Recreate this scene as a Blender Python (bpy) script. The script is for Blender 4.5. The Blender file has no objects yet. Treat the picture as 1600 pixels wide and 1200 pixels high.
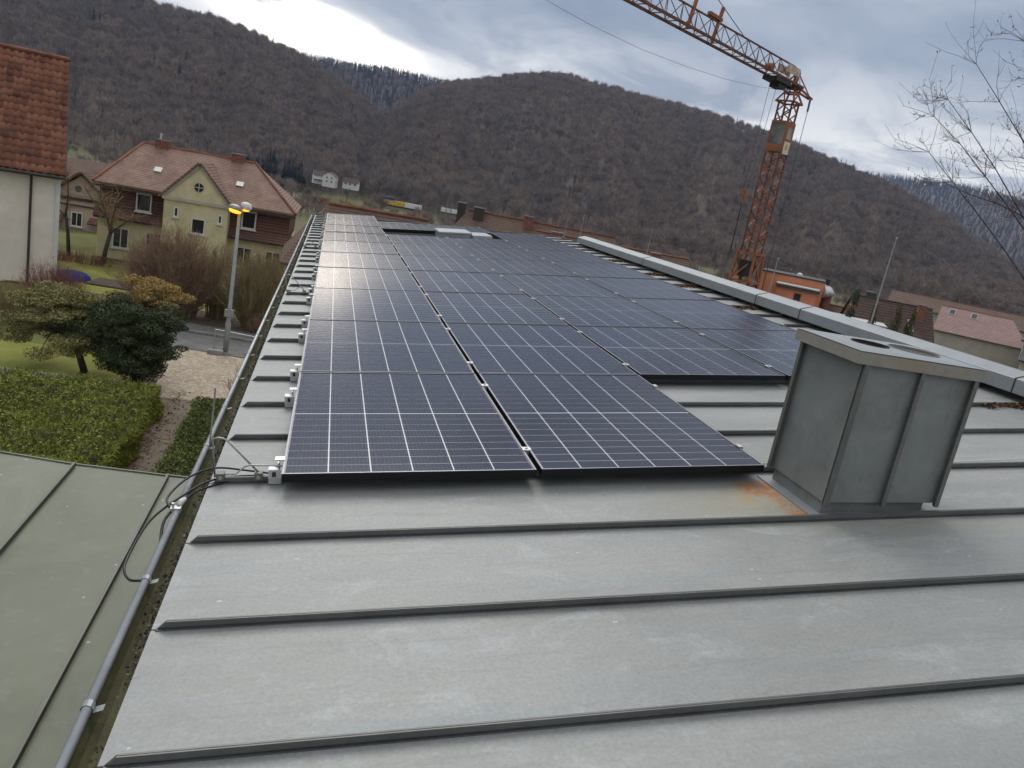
import bpy, math, random
import numpy as np
from mathutils import Vector, Matrix
R = math.radians
rng = np.random.default_rng(7)
random.seed(7)
SC = bpy.context.scene
COL = SC.collection

# ------------------------------------------------------------------ camera
CAM = (0.064, -3.304, 1.337)
ROT = Matrix(((0.961, 0.123, 0.247), (-0.208, -0.267, 0.941), (0.182, -0.956, -0.231)))
cd = bpy.data.cameras.new('camera')
cam = bpy.data.objects.new('camera', cd); COL.objects.link(cam)
_x = Vector(ROT.col[0]).normalized()
_u = (-Vector(ROT.col[1])).normalized()
_b = _x.cross(_u).normalized()           # camera looks along -_b
_u = _b.cross(_x).normalized()
m = Matrix(((_x.x, _u.x, _b.x, CAM[0]), (_x.y, _u.y, _b.y, CAM[1]), (_x.z, _u.z, _b.z, CAM[2]), (0, 0, 0, 1)))
cam.matrix_world = m
cd.sensor_width = 36.0
cd.lens = 36.0 * 1236.0 / 1600.0
cd.clip_start = 0.05; cd.clip_end = 12000
SC.camera = cam

# ------------------------------------------------------------------ sky and light
SUN_EL, SUN_AZ = 43.0, -6.0          # behind cloud, ahead of the camera and a little left (azimuth from +Y towards +X)
world = bpy.data.worlds.new('World'); SC.world = world; world.use_nodes = True
wt = world.node_tree; wt.nodes.clear()
def WN(t, **k):
    n = wt.nodes.new(t)
    for a, v in k.items(): setattr(n, a, v)
    return n
def wl(a, b): wt.links.new(a, b)
def wmath(op, a, b=None, c=None, clamp=False):
    n = WN('ShaderNodeMath', operation=op, use_clamp=clamp)
    for i, v in enumerate((a, b, c)):
        if v is None: continue
        if isinstance(v, (int, float)): n.inputs[i].default_value = v
        else: wl(v, n.inputs[i])
    return n.outputs[0]
def wramp(fac, stops):
    n = WN('ShaderNodeValToRGB'); wl(fac, n.inputs[0])
    e = n.color_ramp.elements
    while len(e) < len(stops): e.new(0.5)
    for el, (p, c) in zip(e, stops): el.position = p; el.color = (c[0], c[1], c[2], 1)
    return n.outputs[0]
def wmix(f, a, b):
    n = WN('ShaderNodeMix', data_type='RGBA')
    for s, v in ((n.inputs[0], f), (n.inputs[6], a), (n.inputs[7], b)):
        if isinstance(v, (int, float)): s.default_value = v
        elif isinstance(v, tuple): s.default_value = (*v, 1)
        else: wl(v, s)
    return n.outputs[2]
sky = WN('ShaderNodeTexSky', sky_type='NISHITA', sun_disc=False)
sky.sun_elevation = R(SUN_EL); sky.sun_rotation = R(SUN_AZ); sky.air_density = 1.0; sky.dust_density = 2.0
tc = WN('ShaderNodeTexCoord')
sep = WN('ShaderNodeSeparateXYZ'); wl(tc.outputs['Generated'], sep.inputs[0])
zc = wmath('MAXIMUM', sep.outputs[2], 0.0)
den = wmath('ADD', zc, 0.16)
cx = wmath('DIVIDE', sep.outputs[0], den); cy = wmath('DIVIDE', sep.outputs[1], den)
cmb = WN('ShaderNodeCombineXYZ'); wl(cx, cmb.inputs[0]); wl(cy, cmb.inputs[1])
def wnoise(scale, detail, rough, off, dist=0.3):
    mp = WN('ShaderNodeMapping'); mp.inputs['Location'].default_value = off; wl(cmb.outputs[0], mp.inputs[0])
    n = WN('ShaderNodeTexNoise'); n.inputs['Scale'].default_value = scale; n.inputs['Detail'].default_value = detail
    n.inputs['Roughness'].default_value = rough; n.inputs['Distortion'].default_value = dist; wl(mp.outputs[0], n.inputs['Vector'])
    return n.outputs['Fac']
n1 = wnoise(0.55, 6, 0.55, (3.1, 1.7, 0), 0.5)
n2 = wnoise(1.6, 8, 0.6, (7.3, 4.4, 2.0), 0.5)
deck = wramp(wmath('ADD', wmath('MULTIPLY', n1, 0.65), wmath('MULTIPLY', n2, 0.35)),
             [(0.37, (0.215, 0.27, 0.37)), (0.46, (0.29, 0.35, 0.455)), (0.54, (0.385, 0.44, 0.53)), (0.69, (0.59, 0.62, 0.67))])
# the thin bright gap between the cloud deck and the hills, all along the valley
gap = wmath('SUBTRACT', 1.0, wmath('MULTIPLY', wmath('SUBTRACT', zc, 0.105), 9.5), clamp=True)
gapn = wmath('MULTIPLY', wmath('SUBTRACT', n2, 0.40), 7.0, clamp=True)
gapf = wmath('MULTIPLY', gap, wmath('ADD', wmath('MULTIPLY', gapn, 0.75), 0.22), clamp=True)
# higher up the even cloud loses its blue
hi = wmath('MULTIPLY', wmath('SUBTRACT', zc, 0.24), 4.0, clamp=True)
deck = wmix(wmath('MULTIPLY', hi, 0.8), deck, (0.56, 0.565, 0.57))
cl = wmix(wmath('MULTIPLY', gapf, 0.85), deck, (1.05, 1.04, 1.02))
# the break in the cloud where the hidden sun stands, low above the ridge straight ahead
ax = wmath('ADD', wmath('SUBTRACT', wmath('ARCTAN2', sep.outputs[0], sep.outputs[1]), -0.04), wmath('MULTIPLY', wmath('SUBTRACT', zc, 0.135), 1.6))
ay = wmath('SUBTRACT', zc, wmath('ADD', 0.128, wmath('MULTIPLY', wmath('SUBTRACT', n2, 0.5), 0.10)))
q2 = wmath('ADD', wmath('POWER', wmath('DIVIDE', ax, 0.062), 2.0), wmath('POWER', wmath('DIVIDE', ay, 0.0165), 2.0))
spot = wmath('POWER', 2.718, wmath('MULTIPLY', q2, -1.0))
spot = wmath('MULTIPLY', spot, wmath('ADD', 0.30, wmath('MULTIPLY', gapn, 0.70)))
cl = wmix(spot, cl, (11.0, 9.8, 8.4))
# an overcast sky is up to three times brighter overhead than at the horizon
zen = wmath('ADD', wmath('MULTIPLY', wmath('SUBTRACT', zc, 0.25, clamp=True), 0.95), 1.0)
vm = WN('ShaderNodeVectorMath', operation='SCALE'); wl(cl, vm.inputs[0])
wl(wmath('MULTIPLY', zen, 10.0), vm.inputs['Scale'])
fin = wmix(0.95, sky.outputs[0], vm.outputs[0])
bg = WN('ShaderNodeBackground'); bg.inputs[1].default_value = 0.1; wl(fin, bg.inputs[0])
wo = WN('ShaderNodeOutputWorld'); wl(bg.outputs[0], wo.inputs[0])
sl = bpy.data.lights.new('sun', 'SUN'); sl.energy = 1.4; sl.angle = R(38); sl.color = (1.0, 0.97, 0.92)
sun = bpy.data.objects.new('sun', sl); COL.objects.link(sun)
_s = Vector((math.sin(R(SUN_AZ)) * math.cos(R(SUN_EL)), math.cos(R(SUN_AZ)) * math.cos(R(SUN_EL)), math.sin(R(SUN_EL))))
sun.rotation_euler = _s.to_track_quat('Z', 'Y').to_euler()
sun.location = (0, 0, 60)
SC.view_settings.view_transform = 'Standard'; SC.view_settings.look = 'None'
SC.view_settings.exposure = 0.16; SC.view_settings.gamma = 1.0; SC.view_settings.use_curve_mapping = False
SC.render.engine = 'CYCLES'
SC.cycles.use_denoising = True
SC.cycles.use_adaptive_sampling = True
SC.cycles.adaptive_threshold = 0.02
SC.cycles.max_bounces = 5; SC.cycles.diffuse_bounces = 2; SC.cycles.glossy_bounces = 3
SC.cycles.transmission_bounces = 3; SC.cycles.volume_bounces = 0; SC.cycles.transparent_max_bounces = 6
SC.cycles.caustics_reflective = False; SC.cycles.caustics_refractive = False

# ------------------------------------------------------------------ helpers
AL = R(7.0); CA, SA = math.cos(AL), math.sin(AL)
def PW(u, v, h): return (u * CA - h * SA, v, u * SA + h * CA)     # roof coordinates -> world

class MB:
    """collects boxes, tubes and sheets into one mesh"""
    def __init__(s): s.v = []; s.f = []; s.uv = None
    def add(s, vs, fs):
        b = len(s.v); s.v += [tuple(p) for p in vs]; s.f += [tuple(b + i for i in f) for f in fs]; return s
    def box(s, x0, x1, y0, y1, z0, z1):
        return s.add([(x0, y0, z0), (x1, y0, z0), (x1, y1, z0), (x0, y1, z0), (x0, y0, z1), (x1, y0, z1), (x1, y1, z1), (x0, y1, z1)],
                     [(0, 3, 2, 1), (4, 5, 6, 7), (0, 1, 5, 4), (1, 2, 6, 5), (2, 3, 7, 6), (3, 0, 4, 7)])
    def bar(s, a, b, w, t=None, up=(0, 0, 1)):
        t = t or w; a = Vector(a); b = Vector(b); d = (b - a).normalized(); up = Vector(up)
        if abs(d.dot(up)) > 0.98: up = Vector((0, 1, 0)) if abs(d.y) < 0.9 else Vector((1, 0, 0))
        x = d.cross(up).normalized() * w / 2; z = x.cross(d).normalized() * t / 2
        return s.add([a - x - z, a + x - z, a + x + z, a - x + z, b - x - z, b + x - z, b + x + z, b - x + z],
                     [(0, 3, 2, 1), (4, 5, 6, 7), (0, 1, 5, 4), (1, 2, 6, 5), (2, 3, 7, 6), (3, 0, 4, 7)])
    def tube(s, pts, r, n=6, cap=True):
        pts = [Vector(p) for p in pts]; rs = r if isinstance(r, (list, tuple)) else [r] * len(pts)
        b = len(s.v); prev = None
        for i, p in enumerate(pts):
            d = (pts[min(i + 1, len(pts) - 1)] - pts[max(i - 1, 0)]).normalized()
            if prev is None:
                a = Vector((0, 0, 1)) if abs(d.z) < 0.9 else Vector((1, 0, 0)); x = d.cross(a).normalized()
            else:
                x = (prev - d * prev.dot(d)).normalized()
            prev = x; y = d.cross(x)
            for k in range(n):
                t = 2 * math.pi * k / n; s.v.append(tuple(p + (x * math.cos(t) + y * math.sin(t)) * rs[i]))
        for i in range(len(pts) - 1):
            for k in range(n):
                s.f.append((b + i * n + k, b + i * n + (k + 1) % n, b + (i + 1) * n + (k + 1) % n, b + (i + 1) * n + k))
        if cap and n > 2:
            s.f.append(tuple(b + k for k in reversed(range(n)))); s.f.append(tuple(b + (len(pts) - 1) * n + k for k in range(n)))
        return s
    def prism(s, poly, axis, a, b):
        """polygon (2-d, in the other two axes in order) extruded along axis from a to b"""
        n = len(poly)
        def P(p, c):
            return (c, p[0], p[1]) if axis == 0 else ((p[0], c, p[1]) if axis == 1 else (p[0], p[1], c))
        vs = [P(p, a) for p in poly] + [P(p, b) for p in poly]
        fs = [tuple(range(n)), tuple(reversed(range(n, 2 * n)))] + [(i, i + n, (i + 1) % n + n, (i + 1) % n) for i in range(n)]
        return s.add(vs, fs)
    def quad(s, a, b, c, d): return s.add([a, b, c, d], [(0, 1, 2, 3)])
    def disc(s, c, r, n=24, z=None):
        return s.add([(c[0] + r * math.cos(2 * math.pi * k / n), c[1] + r * math.sin(2 * math.pi * k / n), c[2]) for k in range(n)], [tuple(range(n))])
    def ring(s, c, r0, r1, z0, z1, n=24):
        vs = []
        for r, z in ((r0, z0), (r1, z0), (r1, z1), (r0, z1)):
            vs += [(c[0] + r * math.cos(2 * math.pi * k / n), c[1] + r * math.sin(2 * math.pi * k / n), z) for k in range(n)]
        fs = []
        for j in range(4):
            for k in range(n):
                fs.append((j * n + k, j * n + (k + 1) % n, ((j + 1) % 4) * n + (k + 1) % n, ((j + 1) % 4) * n + k))
        return s.add(vs, fs)
    def shift(s, d): s.v = [(p[0] + d[0], p[1] + d[1], p[2] + d[2]) for p in s.v]; return s
    def mesh(s, name='mesh', smooth=False):
        me = bpy.data.meshes.new(name); me.from_pydata(s.v, [], s.f)
        me.validate(); 
        if smooth: me.polygons.foreach_set('use_smooth', [True] * len(me.polygons))
        me.update(); return me

def link(name, me, mat, parent=None, loc=None, rot=None):
    o = bpy.data.objects.new(name, me); COL.objects.link(o)
    if me is not None and mat is not None and len(me.materials) == 0: me.materials.append(mat)
    if parent is not None: o.parent = parent
    if loc is not None: o.location = loc
    if rot is not None: o.rotation_euler = rot
    return o
def part(name, mb, mat, parent=None, loc=None, rot=None, smooth=False):
    me = mb.mesh(name, smooth) if isinstance(mb, MB) else mb
    return link(name, me, mat, parent, loc, rot)
def tag(o, label=None, cat=None, group=None, kind=None):
    if label: o['label'] = label
    if cat: o['category'] = cat
    if group: o['group'] = group
    if kind: o['kind'] = kind
    return o
def thing(name, label, cat, loc=(0, 0, 0), rot=(0, 0, 0), group=None):
    o = bpy.data.objects.new(name, None); COL.objects.link(o); o.empty_display_size = 0.2
    o.location = loc; o.rotation_euler = rot if isinstance(rot, tuple) else (0, 0, rot)
    return tag(o, label, cat, group)
def bevel(o, w=0.004, seg=1):
    b = o.modifiers.new('bevel', 'BEVEL'); b.width = w; b.segments = seg; b.limit_method = 'ANGLE'; return o
def np_mesh(name, V, F):
    me = bpy.data.meshes.new(name); V = np.asarray(V, dtype=np.float32); F = np.asarray(F, dtype=np.int32); k = F.shape[1]
    me.vertices.add(len(V)); me.vertices.foreach_set('co', V.ravel())
    me.loops.add(F.size); me.loops.foreach_set('vertex_index', F.ravel())
    me.polygons.add(len(F)); me.polygons.foreach_set('loop_start', np.arange(0, F.size, k, dtype=np.int32))
    me.update(calc_edges=True); return me
def merge(*ms):
    V = []; F = []; b = 0
    for v, f in ms: V.append(v); F.append(f + b); b += len(v)
    return np.concatenate(V), np.concatenate(F)
def unit(a): return a / np.maximum(np.linalg.norm(a, axis=1, keepdims=True), 1e-9)
def blades(p, d, length, width, r=None):
    """thin flat quads from points p along d"""
    g = r or rng; n = len(p); d = unit(d); s = unit(np.cross(d, g.normal(size=(n, 3))))
    L = np.broadcast_to(np.asarray(length, float).reshape(-1, 1), (n, 1)); W = np.broadcast_to(np.asarray(width, float).reshape(-1, 1), (n, 1))
    e = p + d * L
    V = np.stack([p - s * W / 2, p + s * W / 2, e + s * W * 0.2, e - s * W * 0.2], 1).reshape(-1, 3)
    return V, np.arange(4 * n).reshape(-1, 4)
def leaves(p, nrm, size, r=None, asp=0.6, spread=0.8):
    g = r or rng; n = len(p); nn = unit(unit(nrm) + g.normal(size=(n, 3)) * spread)
    a = unit(np.cross(nn, g.normal(size=(n, 3)))); b = np.cross(nn, a)
    S = (np.asarray(size) * g.uniform(0.6, 1.35, n)).reshape(-1, 1)
    V = np.stack([p - a * S * 0.5, p + b * S * asp * 0.5, p + a * S * 0.5, p - b * S * asp * 0.5], 1).reshape(-1, 3)
    return V, np.arange(4 * n).reshape(-1, 4)
def stems(paths, r0, r1, sides=3):
    """tapered polylines: paths (n, k, 3)"""
    n, k, _ = paths.shape
    r0 = np.broadcast_to(np.asarray(r0, float), (n,)); r1 = np.broadcast_to(np.asarray(r1, float), (n,))
    d = unit((paths[:, -1] - paths[:, 0])); a = unit(np.cross(d, rng.normal(size=(n, 3)))); b = np.cross(d, a)
    V = np.zeros((n, k, sides, 3))
    for i in range(k):
        rad = (r0 + (r1 - r0) * i / (k - 1)).reshape(-1, 1)
        for j in range(sides):
            t = 2 * math.pi * j / sides; V[:, i, j] = paths[:, i] + (a * math.cos(t) + b * math.sin(t)) * rad
    idx = np.arange(n * k * sides).reshape(n, k, sides); F = []
    for i in range(k - 1):
        for j in range(sides):
            j2 = (j + 1) % sides
            F.append(np.stack([idx[:, i, j], idx[:, i, j2], idx[:, i + 1, j2], idx[:, i + 1, j]], 1))
    return V.reshape(-1, 3), np.concatenate(F)
# ------------------------------------------------------------------ materials
class Mat:
    def __init__(s, name):
        s.m = bpy.data.materials.new(name); s.m.use_nodes = True; s.t = s.m.node_tree
        s.b = s.t.nodes['Principled BSDF']; s._c = {}
    def n(s, t, **k):
        x = s.t.nodes.new(t)
        for a, v in k.items(): setattr(x, a, v)
        return x
    def l(s, a, b): s.t.links.new(a, b)
    def put(s, sock, v):
        if isinstance(v, (int, float)): sock.default_value = v
        elif isinstance(v, tuple): sock.default_value = (*v, 1) if len(v) == 3 and sock.type == 'RGBA' else v
        else: s.l(v, sock)
    def co(s, kind='Object'):
        if kind not in s._c:
            if kind == 'Pos': s._c[kind] = s.n('ShaderNodeNewGeometry').outputs['Position']
            else: s._c[kind] = s.n('ShaderNodeTexCoord').outputs[kind]
        return s._c[kind]
    def map(s, v, scale=(1, 1, 1), loc=(0, 0, 0), rot=(0, 0, 0)):
        x = s.n('ShaderNodeMapping'); x.inputs['Scale'].default_value = scale; x.inputs['Location'].default_value = loc
        x.inputs['Rotation'].default_value = rot; s.l(v, x.inputs[0]); return x.outputs[0]
    def noise(s, v, scale, detail=4, rough=0.55, dist=0.0):
        x = s.n('ShaderNodeTexNoise'); s.l(v, x.inputs['Vector']); x.inputs['Scale'].default_value = scale
        x.inputs['Detail'].default_value = detail; x.inputs['Roughness'].default_value = rough; x.inputs['Distortion'].default_value = dist
        return x.outputs['Fac']
    def voro(s, v, scale, feat='F1'):
        x = s.n('ShaderNodeTexVoronoi', feature=feat); s.l(v, x.inputs['Vector']); x.inputs['Scale'].default_value = scale; return x
    def math(s, op, a, b=None, c=None, clamp=False):
        x = s.n('ShaderNodeMath', operation=op, use_clamp=clamp)
        for i, v in enumerate((a, b, c)):
            if v is not None: s.put(x.inputs[i], v)
        return x.outputs[0]
    def ramp(s, f, stops, interp='LINEAR'):
        x = s.n('ShaderNodeValToRGB'); s.l(f, x.inputs[0]); x.color_ramp.interpolation = interp; e = x.color_ramp.elements
        while len(e) < len(stops): e.new(0.5)
        for el, (p, c) in zip(e, stops):
            c = (c, c, c) if isinstance(c, (int, float)) else c
            el.position = p; el.color = (*c, 1)
        return x.outputs[0]
    def mix(s, f, a, b, bt='MIX'):
        x = s.n('ShaderNodeMix', data_type='RGBA', blend_type=bt)
        s.put(x.inputs[0], f); s.put(x.inputs[6], a); s.put(x.inputs[7], b); return x.outputs[2]
    def island(s): return s.n('ShaderNodeNewGeometry').outputs['Random Per Island']
    def objrand(s): return s.n('ShaderNodeObjectInfo').outputs['Random']
    def sep(s, v):
        x = s.n('ShaderNodeSeparateXYZ'); s.l(v, x.inputs[0]); return x.outputs
    def bump(s, h, strength=0.3, dist=0.01):
        x = s.n('ShaderNodeBump'); x.inputs['Strength'].default_value = strength; x.inputs['Distance'].default_value = dist
        s.put(x.inputs['Height'], h); s.l(x.outputs[0], s.b.inputs['Normal'])
    def set(s, color=None, rough=None, metal=None, spec=None, **k):
        if color is not None: s.put(s.b.inputs['Base Color'], color)
        if rough is not None: s.put(s.b.inputs['Roughness'], rough)
        if metal is not None: s.put(s.b.inputs['Metallic'], metal)
        if spec is not None: s.put(s.b.inputs['Specular IOR Level'], spec)
        for a, v in k.items(): s.put(s.b.inputs[a], v)
        return s
M = {}
def simple(name, color, rough=0.6, metal=0.0, spec=0.4, var=0.12, scale=3.0, bumpy=0.0, coord='Object'):
    a = Mat(name); f = a.noise(a.co(coord), scale, 5, 0.6)
    c1 = tuple(max(0, c * (1 - var * 1.6)) for c in color); c2 = tuple(min(1, c * (1 + var * 1.6)) for c in color)
    a.set(a.ramp(f, [(0.3, c1), (0.7, c2)]), rough, metal, spec)
    if bumpy: a.bump(a.noise(a.co(coord), scale * 9, 4), bumpy, 0.02)
    M[name] = a.m; return a.m

def zinc_roof():
    a = Mat('zinc_roof'); p = a.co('Pos'); x, y, z = a.sep(p)
    big = a.noise(a.map(p, (0.55, 1.3, 1)), 1.1, 5, 0.6, 0.6)
    streak = a.noise(a.map(p, (0.35, 4.0, 1)), 2.2, 6, 0.65, 0.3)
    fine = a.noise(p, 26, 5, 0.65)
    cloud = a.noise(a.map(p, (1.0, 1.5, 1), (4, 9, 0)), 3.1, 6, 0.7, 0.7)
    c = a.ramp(big, [(0.3, (0.230, 0.237, 0.226)), (0.5, (0.287, 0.294, 0.280)), (0.72, (0.348, 0.352, 0.334))])
    c = a.mix(a.math('MULTIPLY', a.math('SUBTRACT', streak, 0.50), 4.0, clamp=True), c, (0.265, 0.29, 0.298))
    c = a.mix(a.math('MULTIPLY', a.math('SUBTRACT', cloud, 0.55), 4.5, clamp=True), c, (0.385, 0.40, 0.405))
    c = a.mix(a.math('MULTIPLY', a.math('SUBTRACT', fine, 0.60), 3.0, clamp=True), c, (0.22, 0.222, 0.21))
    dr = a.noise(a.map(p, (0.6, 11.0, 1), (2, 5, 0)), 2.4, 6, 0.72, 0.25)
    c = a.mix(a.math('MULTIPLY', a.math('SUBTRACT', dr, 0.53), 3.2, clamp=True), c, (0.24, 0.242, 0.225))
    mot = a.noise(p, 75, 4, 0.75); c = a.mix(0.36, c, a.ramp(mot, [(0.3, 0.32), (0.7, 0.68)]), 'OVERLAY')
    # small pale scuffs
    vo = a.voro(a.map(p, (1, 2.2, 1)), 5.5)
    sc = a.math('MULTIPLY', a.math('LESS_THAN', vo.outputs['Distance'], 0.055), a.math('GREATER_THAN', fine, 0.5))
    c = a.mix(a.math('MULTIPLY', sc, 0.5), c, (0.62, 0.64, 0.65))
    # brown water marks and rust washed off the flue box, down-slope and beside it
    def blob(cx, cy, rx, ry, soft=1.0):
        dx = a.math('DIVIDE', a.math('SUBTRACT', x, cx), rx); dy = a.math('DIVIDE', a.math('SUBTRACT', y, cy), ry)
        d = a.math('SQRT', a.math('ADD', a.math('MULTIPLY', dx, dx), a.math('MULTIPLY', dy, dy)))
        return a.math('MULTIPLY', a.math('SUBTRACT', 1.0, d), soft, clamp=True)
    rn = a.noise(a.map(p, (1.0, 1.0, 1)), 14, 5, 0.7, 0.8)
    wash = a.math('MULTIPLY', blob(2.05, -0.24, 0.62, 0.30, 1.3), a.math('ADD', a.math('MULTIPLY', rn, 0.8), 0.2), clamp=True)
    c = a.mix(a.math('MULTIPLY', wash, 0.75), c, (0.30, 0.265, 0.165))
    r1 = a.math('MULTIPLY', blob(2.25, -0.07, 0.16, 0.13, 2.2), a.math('MULTIPLY', a.math('SUBTRACT', rn, 0.36), 5.0, clamp=True), clamp=True)
    r2 = a.math('MULTIPLY', blob(2.285, -0.31, 0.10, 0.14, 2.2), a.math('MULTIPLY', a.math('SUBTRACT', rn, 0.38), 5.0, clamp=True), clamp=True)
    r3 = a.math('MULTIPLY', blob(2.17, -0.16, 0.22, 0.18, 1.3), a.math('MULTIPLY', a.math('SUBTRACT', rn, 0.42), 4.0, clamp=True), clamp=True)
    c = a.mix(a.math('MULTIPLY', r3, 0.85), c, (0.42, 0.25, 0.07))
    c = a.mix(a.math('MULTIPLY', a.math('MAXIMUM', r1, r2), 0.9), c, (0.44, 0.16, 0.025))
    w2 = a.math('MULTIPLY', blob(2.75, -0.56, 0.75, 0.16, 1.4), a.math('ADD', a.math('MULTIPLY', rn, 0.9), 0.1), clamp=True)
    c = a.mix(a.math('MULTIPLY', w2, 0.6), c, (0.27, 0.255, 0.185))
    a.set(c, a.ramp(big, [(0.3, 0.46), (0.7, 0.6)]), 0.12, 0.35)
    hb = a.math('ADD', a.math('MULTIPLY', a.noise(a.map(p, (0.7, 1.8, 1)), 2.6, 3, 0.45), 1.0), a.math('MULTIPLY', fine, 0.05))
    a.bump(hb, 0.8, 0.03)
    M['zinc_roof'] = a.m
zinc_roof()
def zinc(name, c0, c1, scale=3.0, rough=0.45, metal=0.3, stain=None):
    a = Mat(name); p = a.co('Pos')
    f = a.noise(p, scale, 6, 0.65, 0.5); g = a.noise(a.map(p, (1, 1, 0.3)), scale * 7, 4, 0.6)
    c = a.ramp(f, [(0.28, c0), (0.72, c1)])
    c = a.mix(a.math('MULTIPLY', a.math('SUBTRACT', g, 0.56), 2.4, clamp=True), c, tuple(x * 0.72 for x in c0))
    if stain: c = a.mix(a.math('MULTIPLY', a.math('SUBTRACT', a.noise(p, 5.0, 5, 0.6), 0.46), 3.5, clamp=True), c, stain)
    a.set(c, rough, metal, 0.4); a.bump(a.noise(p, scale * 1.5, 3), 0.15, 0.01); M[name] = a.m
zinc('zinc_seam', (0.105, 0.108, 0.102), (0.155, 0.158, 0.150), 4.0)
zinc('zinc_box', (0.18, 0.19, 0.178), (0.30, 0.312, 0.295), 5.0, 0.5, 0.15, (0.225, 0.245, 0.24))
zinc('zinc_box_edge', (0.13, 0.135, 0.12), (0.19, 0.195, 0.175), 6.0, 0.5, 0.25)
zinc('zinc_box_cap', (0.27, 0.255, 0.22), (0.35, 0.335, 0.30), 5.0, 0.5, 0.15, (0.31, 0.23, 0.13))
zinc('zinc_cap', (0.25, 0.272, 0.285), (0.335, 0.357, 0.366), 1.6, 0.45, 0.2)
zinc('zinc_gutter', (0.27, 0.285, 0.295), (0.36, 0.375, 0.385), 5.0, 0.4, 0.3)
zinc('alu', (0.55, 0.55, 0.54), (0.68, 0.68, 0.67), 30.0, 0.35, 0.6)
zinc('steel', (0.34, 0.335, 0.32), (0.46, 0.455, 0.44), 30.0, 0.38, 0.6)
def canopy():
    a = Mat('canopy_patina'); p = a.co('Pos')
    f = a.noise(a.map(p, (1.2, 0.7, 1)), 1.6, 6, 0.65, 0.8); g = a.noise(p, 13, 6, 0.7); s = a.voro(p, 7.0)
    c = a.ramp(f, [(0.28, (0.100, 0.110, 0.072)), (0.5, (0.132, 0.145, 0.100)), (0.75, (0.168, 0.181, 0.134))])
    c = a.mix(a.math('MULTIPLY', a.math('SUBTRACT', g, 0.57), 3.0, clamp=True), c, (0.215, 0.22, 0.18))
    c = a.mix(a.math('MULTIPLY', a.math('LESS_THAN', s.outputs['Distance'], 0.05), 0.55), c, (0.45, 0.45, 0.38))
    a.set(c, 0.55, 0.1, 0.35); a.bump(a.noise(p, 2.5, 3), 0.25, 0.02); M['canopy_patina'] = a.m
canopy()
zinc('canopy_seam', (0.06, 0.06, 0.05), (0.09, 0.09, 0.075), 5.0)
def moss():
    a = Mat('gutter_moss'); p = a.co('Pos'); f = a.noise(a.map(p, (1, 0.6, 1)), 6, 6, 0.7, 0.5); x, y, z = a.sep(p)
    band = a.math('MULTIPLY', a.math('SUBTRACT', a.math('ADD', z, a.math('MULTIPLY', f, 0.05)), -0.152), 60.0, clamp=True)
    c = a.ramp(f, [(0.3, (0.05, 0.048, 0.02)), (0.7, (0.105, 0.10, 0.045))])
    c = a.mix(band, c, (0.23, 0.215, 0.05))
    a.set(c, 0.75, 0.0, 0.3); a.bump(a.noise(p, 40, 4), 0.5, 0.01); M['gutter_moss'] = a.m
moss()
def cell():
    a = Mat('solar_cell'); uv = a.co('UV'); x, y, z = a.sep(uv)
    fr = a.math('FRACT', a.math('MULTIPLY', x, 10.0))
    bar = a.math('LESS_THAN', a.math('ABSOLUTE', a.math('SUBTRACT', fr, 0.5)), 0.028)
    v = a.objrand(); p = a.co('Pos'); d = a.noise(p, 1.4, 3)
    c = a.ramp(d, [(0.3, (0.0022, 0.0068, 0.028)), (0.7, (0.0036, 0.0095, 0.037))])
    c = a.mix(a.math('MULTIPLY', bar, 0.28), c, (0.35, 0.37, 0.42))
    dust = a.math('MULTIPLY', a.math('SUBTRACT', a.noise(p, 4.0, 6, 0.7, 0.6), 0.5), 0.10, clamp=True)
    dust = a.math('MULTIPLY', dust, 0.6)
    c = a.mix(dust, c, (0.3, 0.29, 0.27))
    a.set(c, a.ramp(a.noise(p, 0.5, 2), [(0.3, 0.155), (0.7, 0.175)]), 0.0, 0.5); a.b.inputs['IOR'].default_value = 1.33
    M['solar_cell'] = a.m
cell()
def sheet():
    a = Mat('back_sheet'); p = a.co('Pos'); a.set((0.78, 0.78, 0.79), 0.19, 0.0, 0.5); a.b.inputs['IOR'].default_value = 1.36; M['back_sheet'] = a.m
sheet()
a = Mat('panel_frame'); a.set((0.008, 0.008, 0.009), 0.45, 0.0, 0.3); M['panel_frame'] = a.m
a = Mat('lip_sheen'); a.set((0.30, 0.30, 0.31), 0.3, 0.7, 0.6); M['lip_sheen'] = a.m  # sky sheen on the black frame top, put in as a pale colour
simple('black_rubber', (0.012, 0.012, 0.013), 0.45, 0, 0.4)
simple('white_plastic', (0.66, 0.65, 0.60), 0.5)
simple('debris_dark', (0.055, 0.045, 0.035), 0.85, var=0.4, scale=30)
def leafmat(name, stops, rough=0.75, coord='Pos', nscale=0.8, nmix=0.5, sss=0.0):
    a = Mat(name); i = a.island(); f = a.noise(a.co(coord), nscale, 4, 0.6)
    v = a.math('ADD', a.math('MULTIPLY', i, 1 - nmix), a.math('MULTIPLY', a.math('SUBTRACT', a.math('MULTIPLY', f, 2.0), 0.5), nmix), clamp=True)
    k = len(stops); a.set(a.ramp(v, [(j / (k - 1), c) for j, c in enumerate(stops)]), rough, 0, 0.25)
    M[name] = a.m
leafmat('debris_leaf', [(0.02, 0.016, 0.012), (0.045, 0.036, 0.026), (0.10, 0.08, 0.058), (0.24, 0.21, 0.17)], nmix=0.2)
leafmat('hedge_leaf', [(0.075, 0.098, 0.020), (0.16, 0.19, 0.034), (0.27, 0.285, 0.052), (0.42, 0.385, 0.09)], nscale=2.2, nmix=0.6)
leafmat('hedge_leaf_green', [(0.05, 0.070, 0.020), (0.105, 0.135, 0.034), (0.17, 0.20, 0.055), (0.26, 0.27, 0.085)], nscale=1.5, nmix=0.45)
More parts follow.
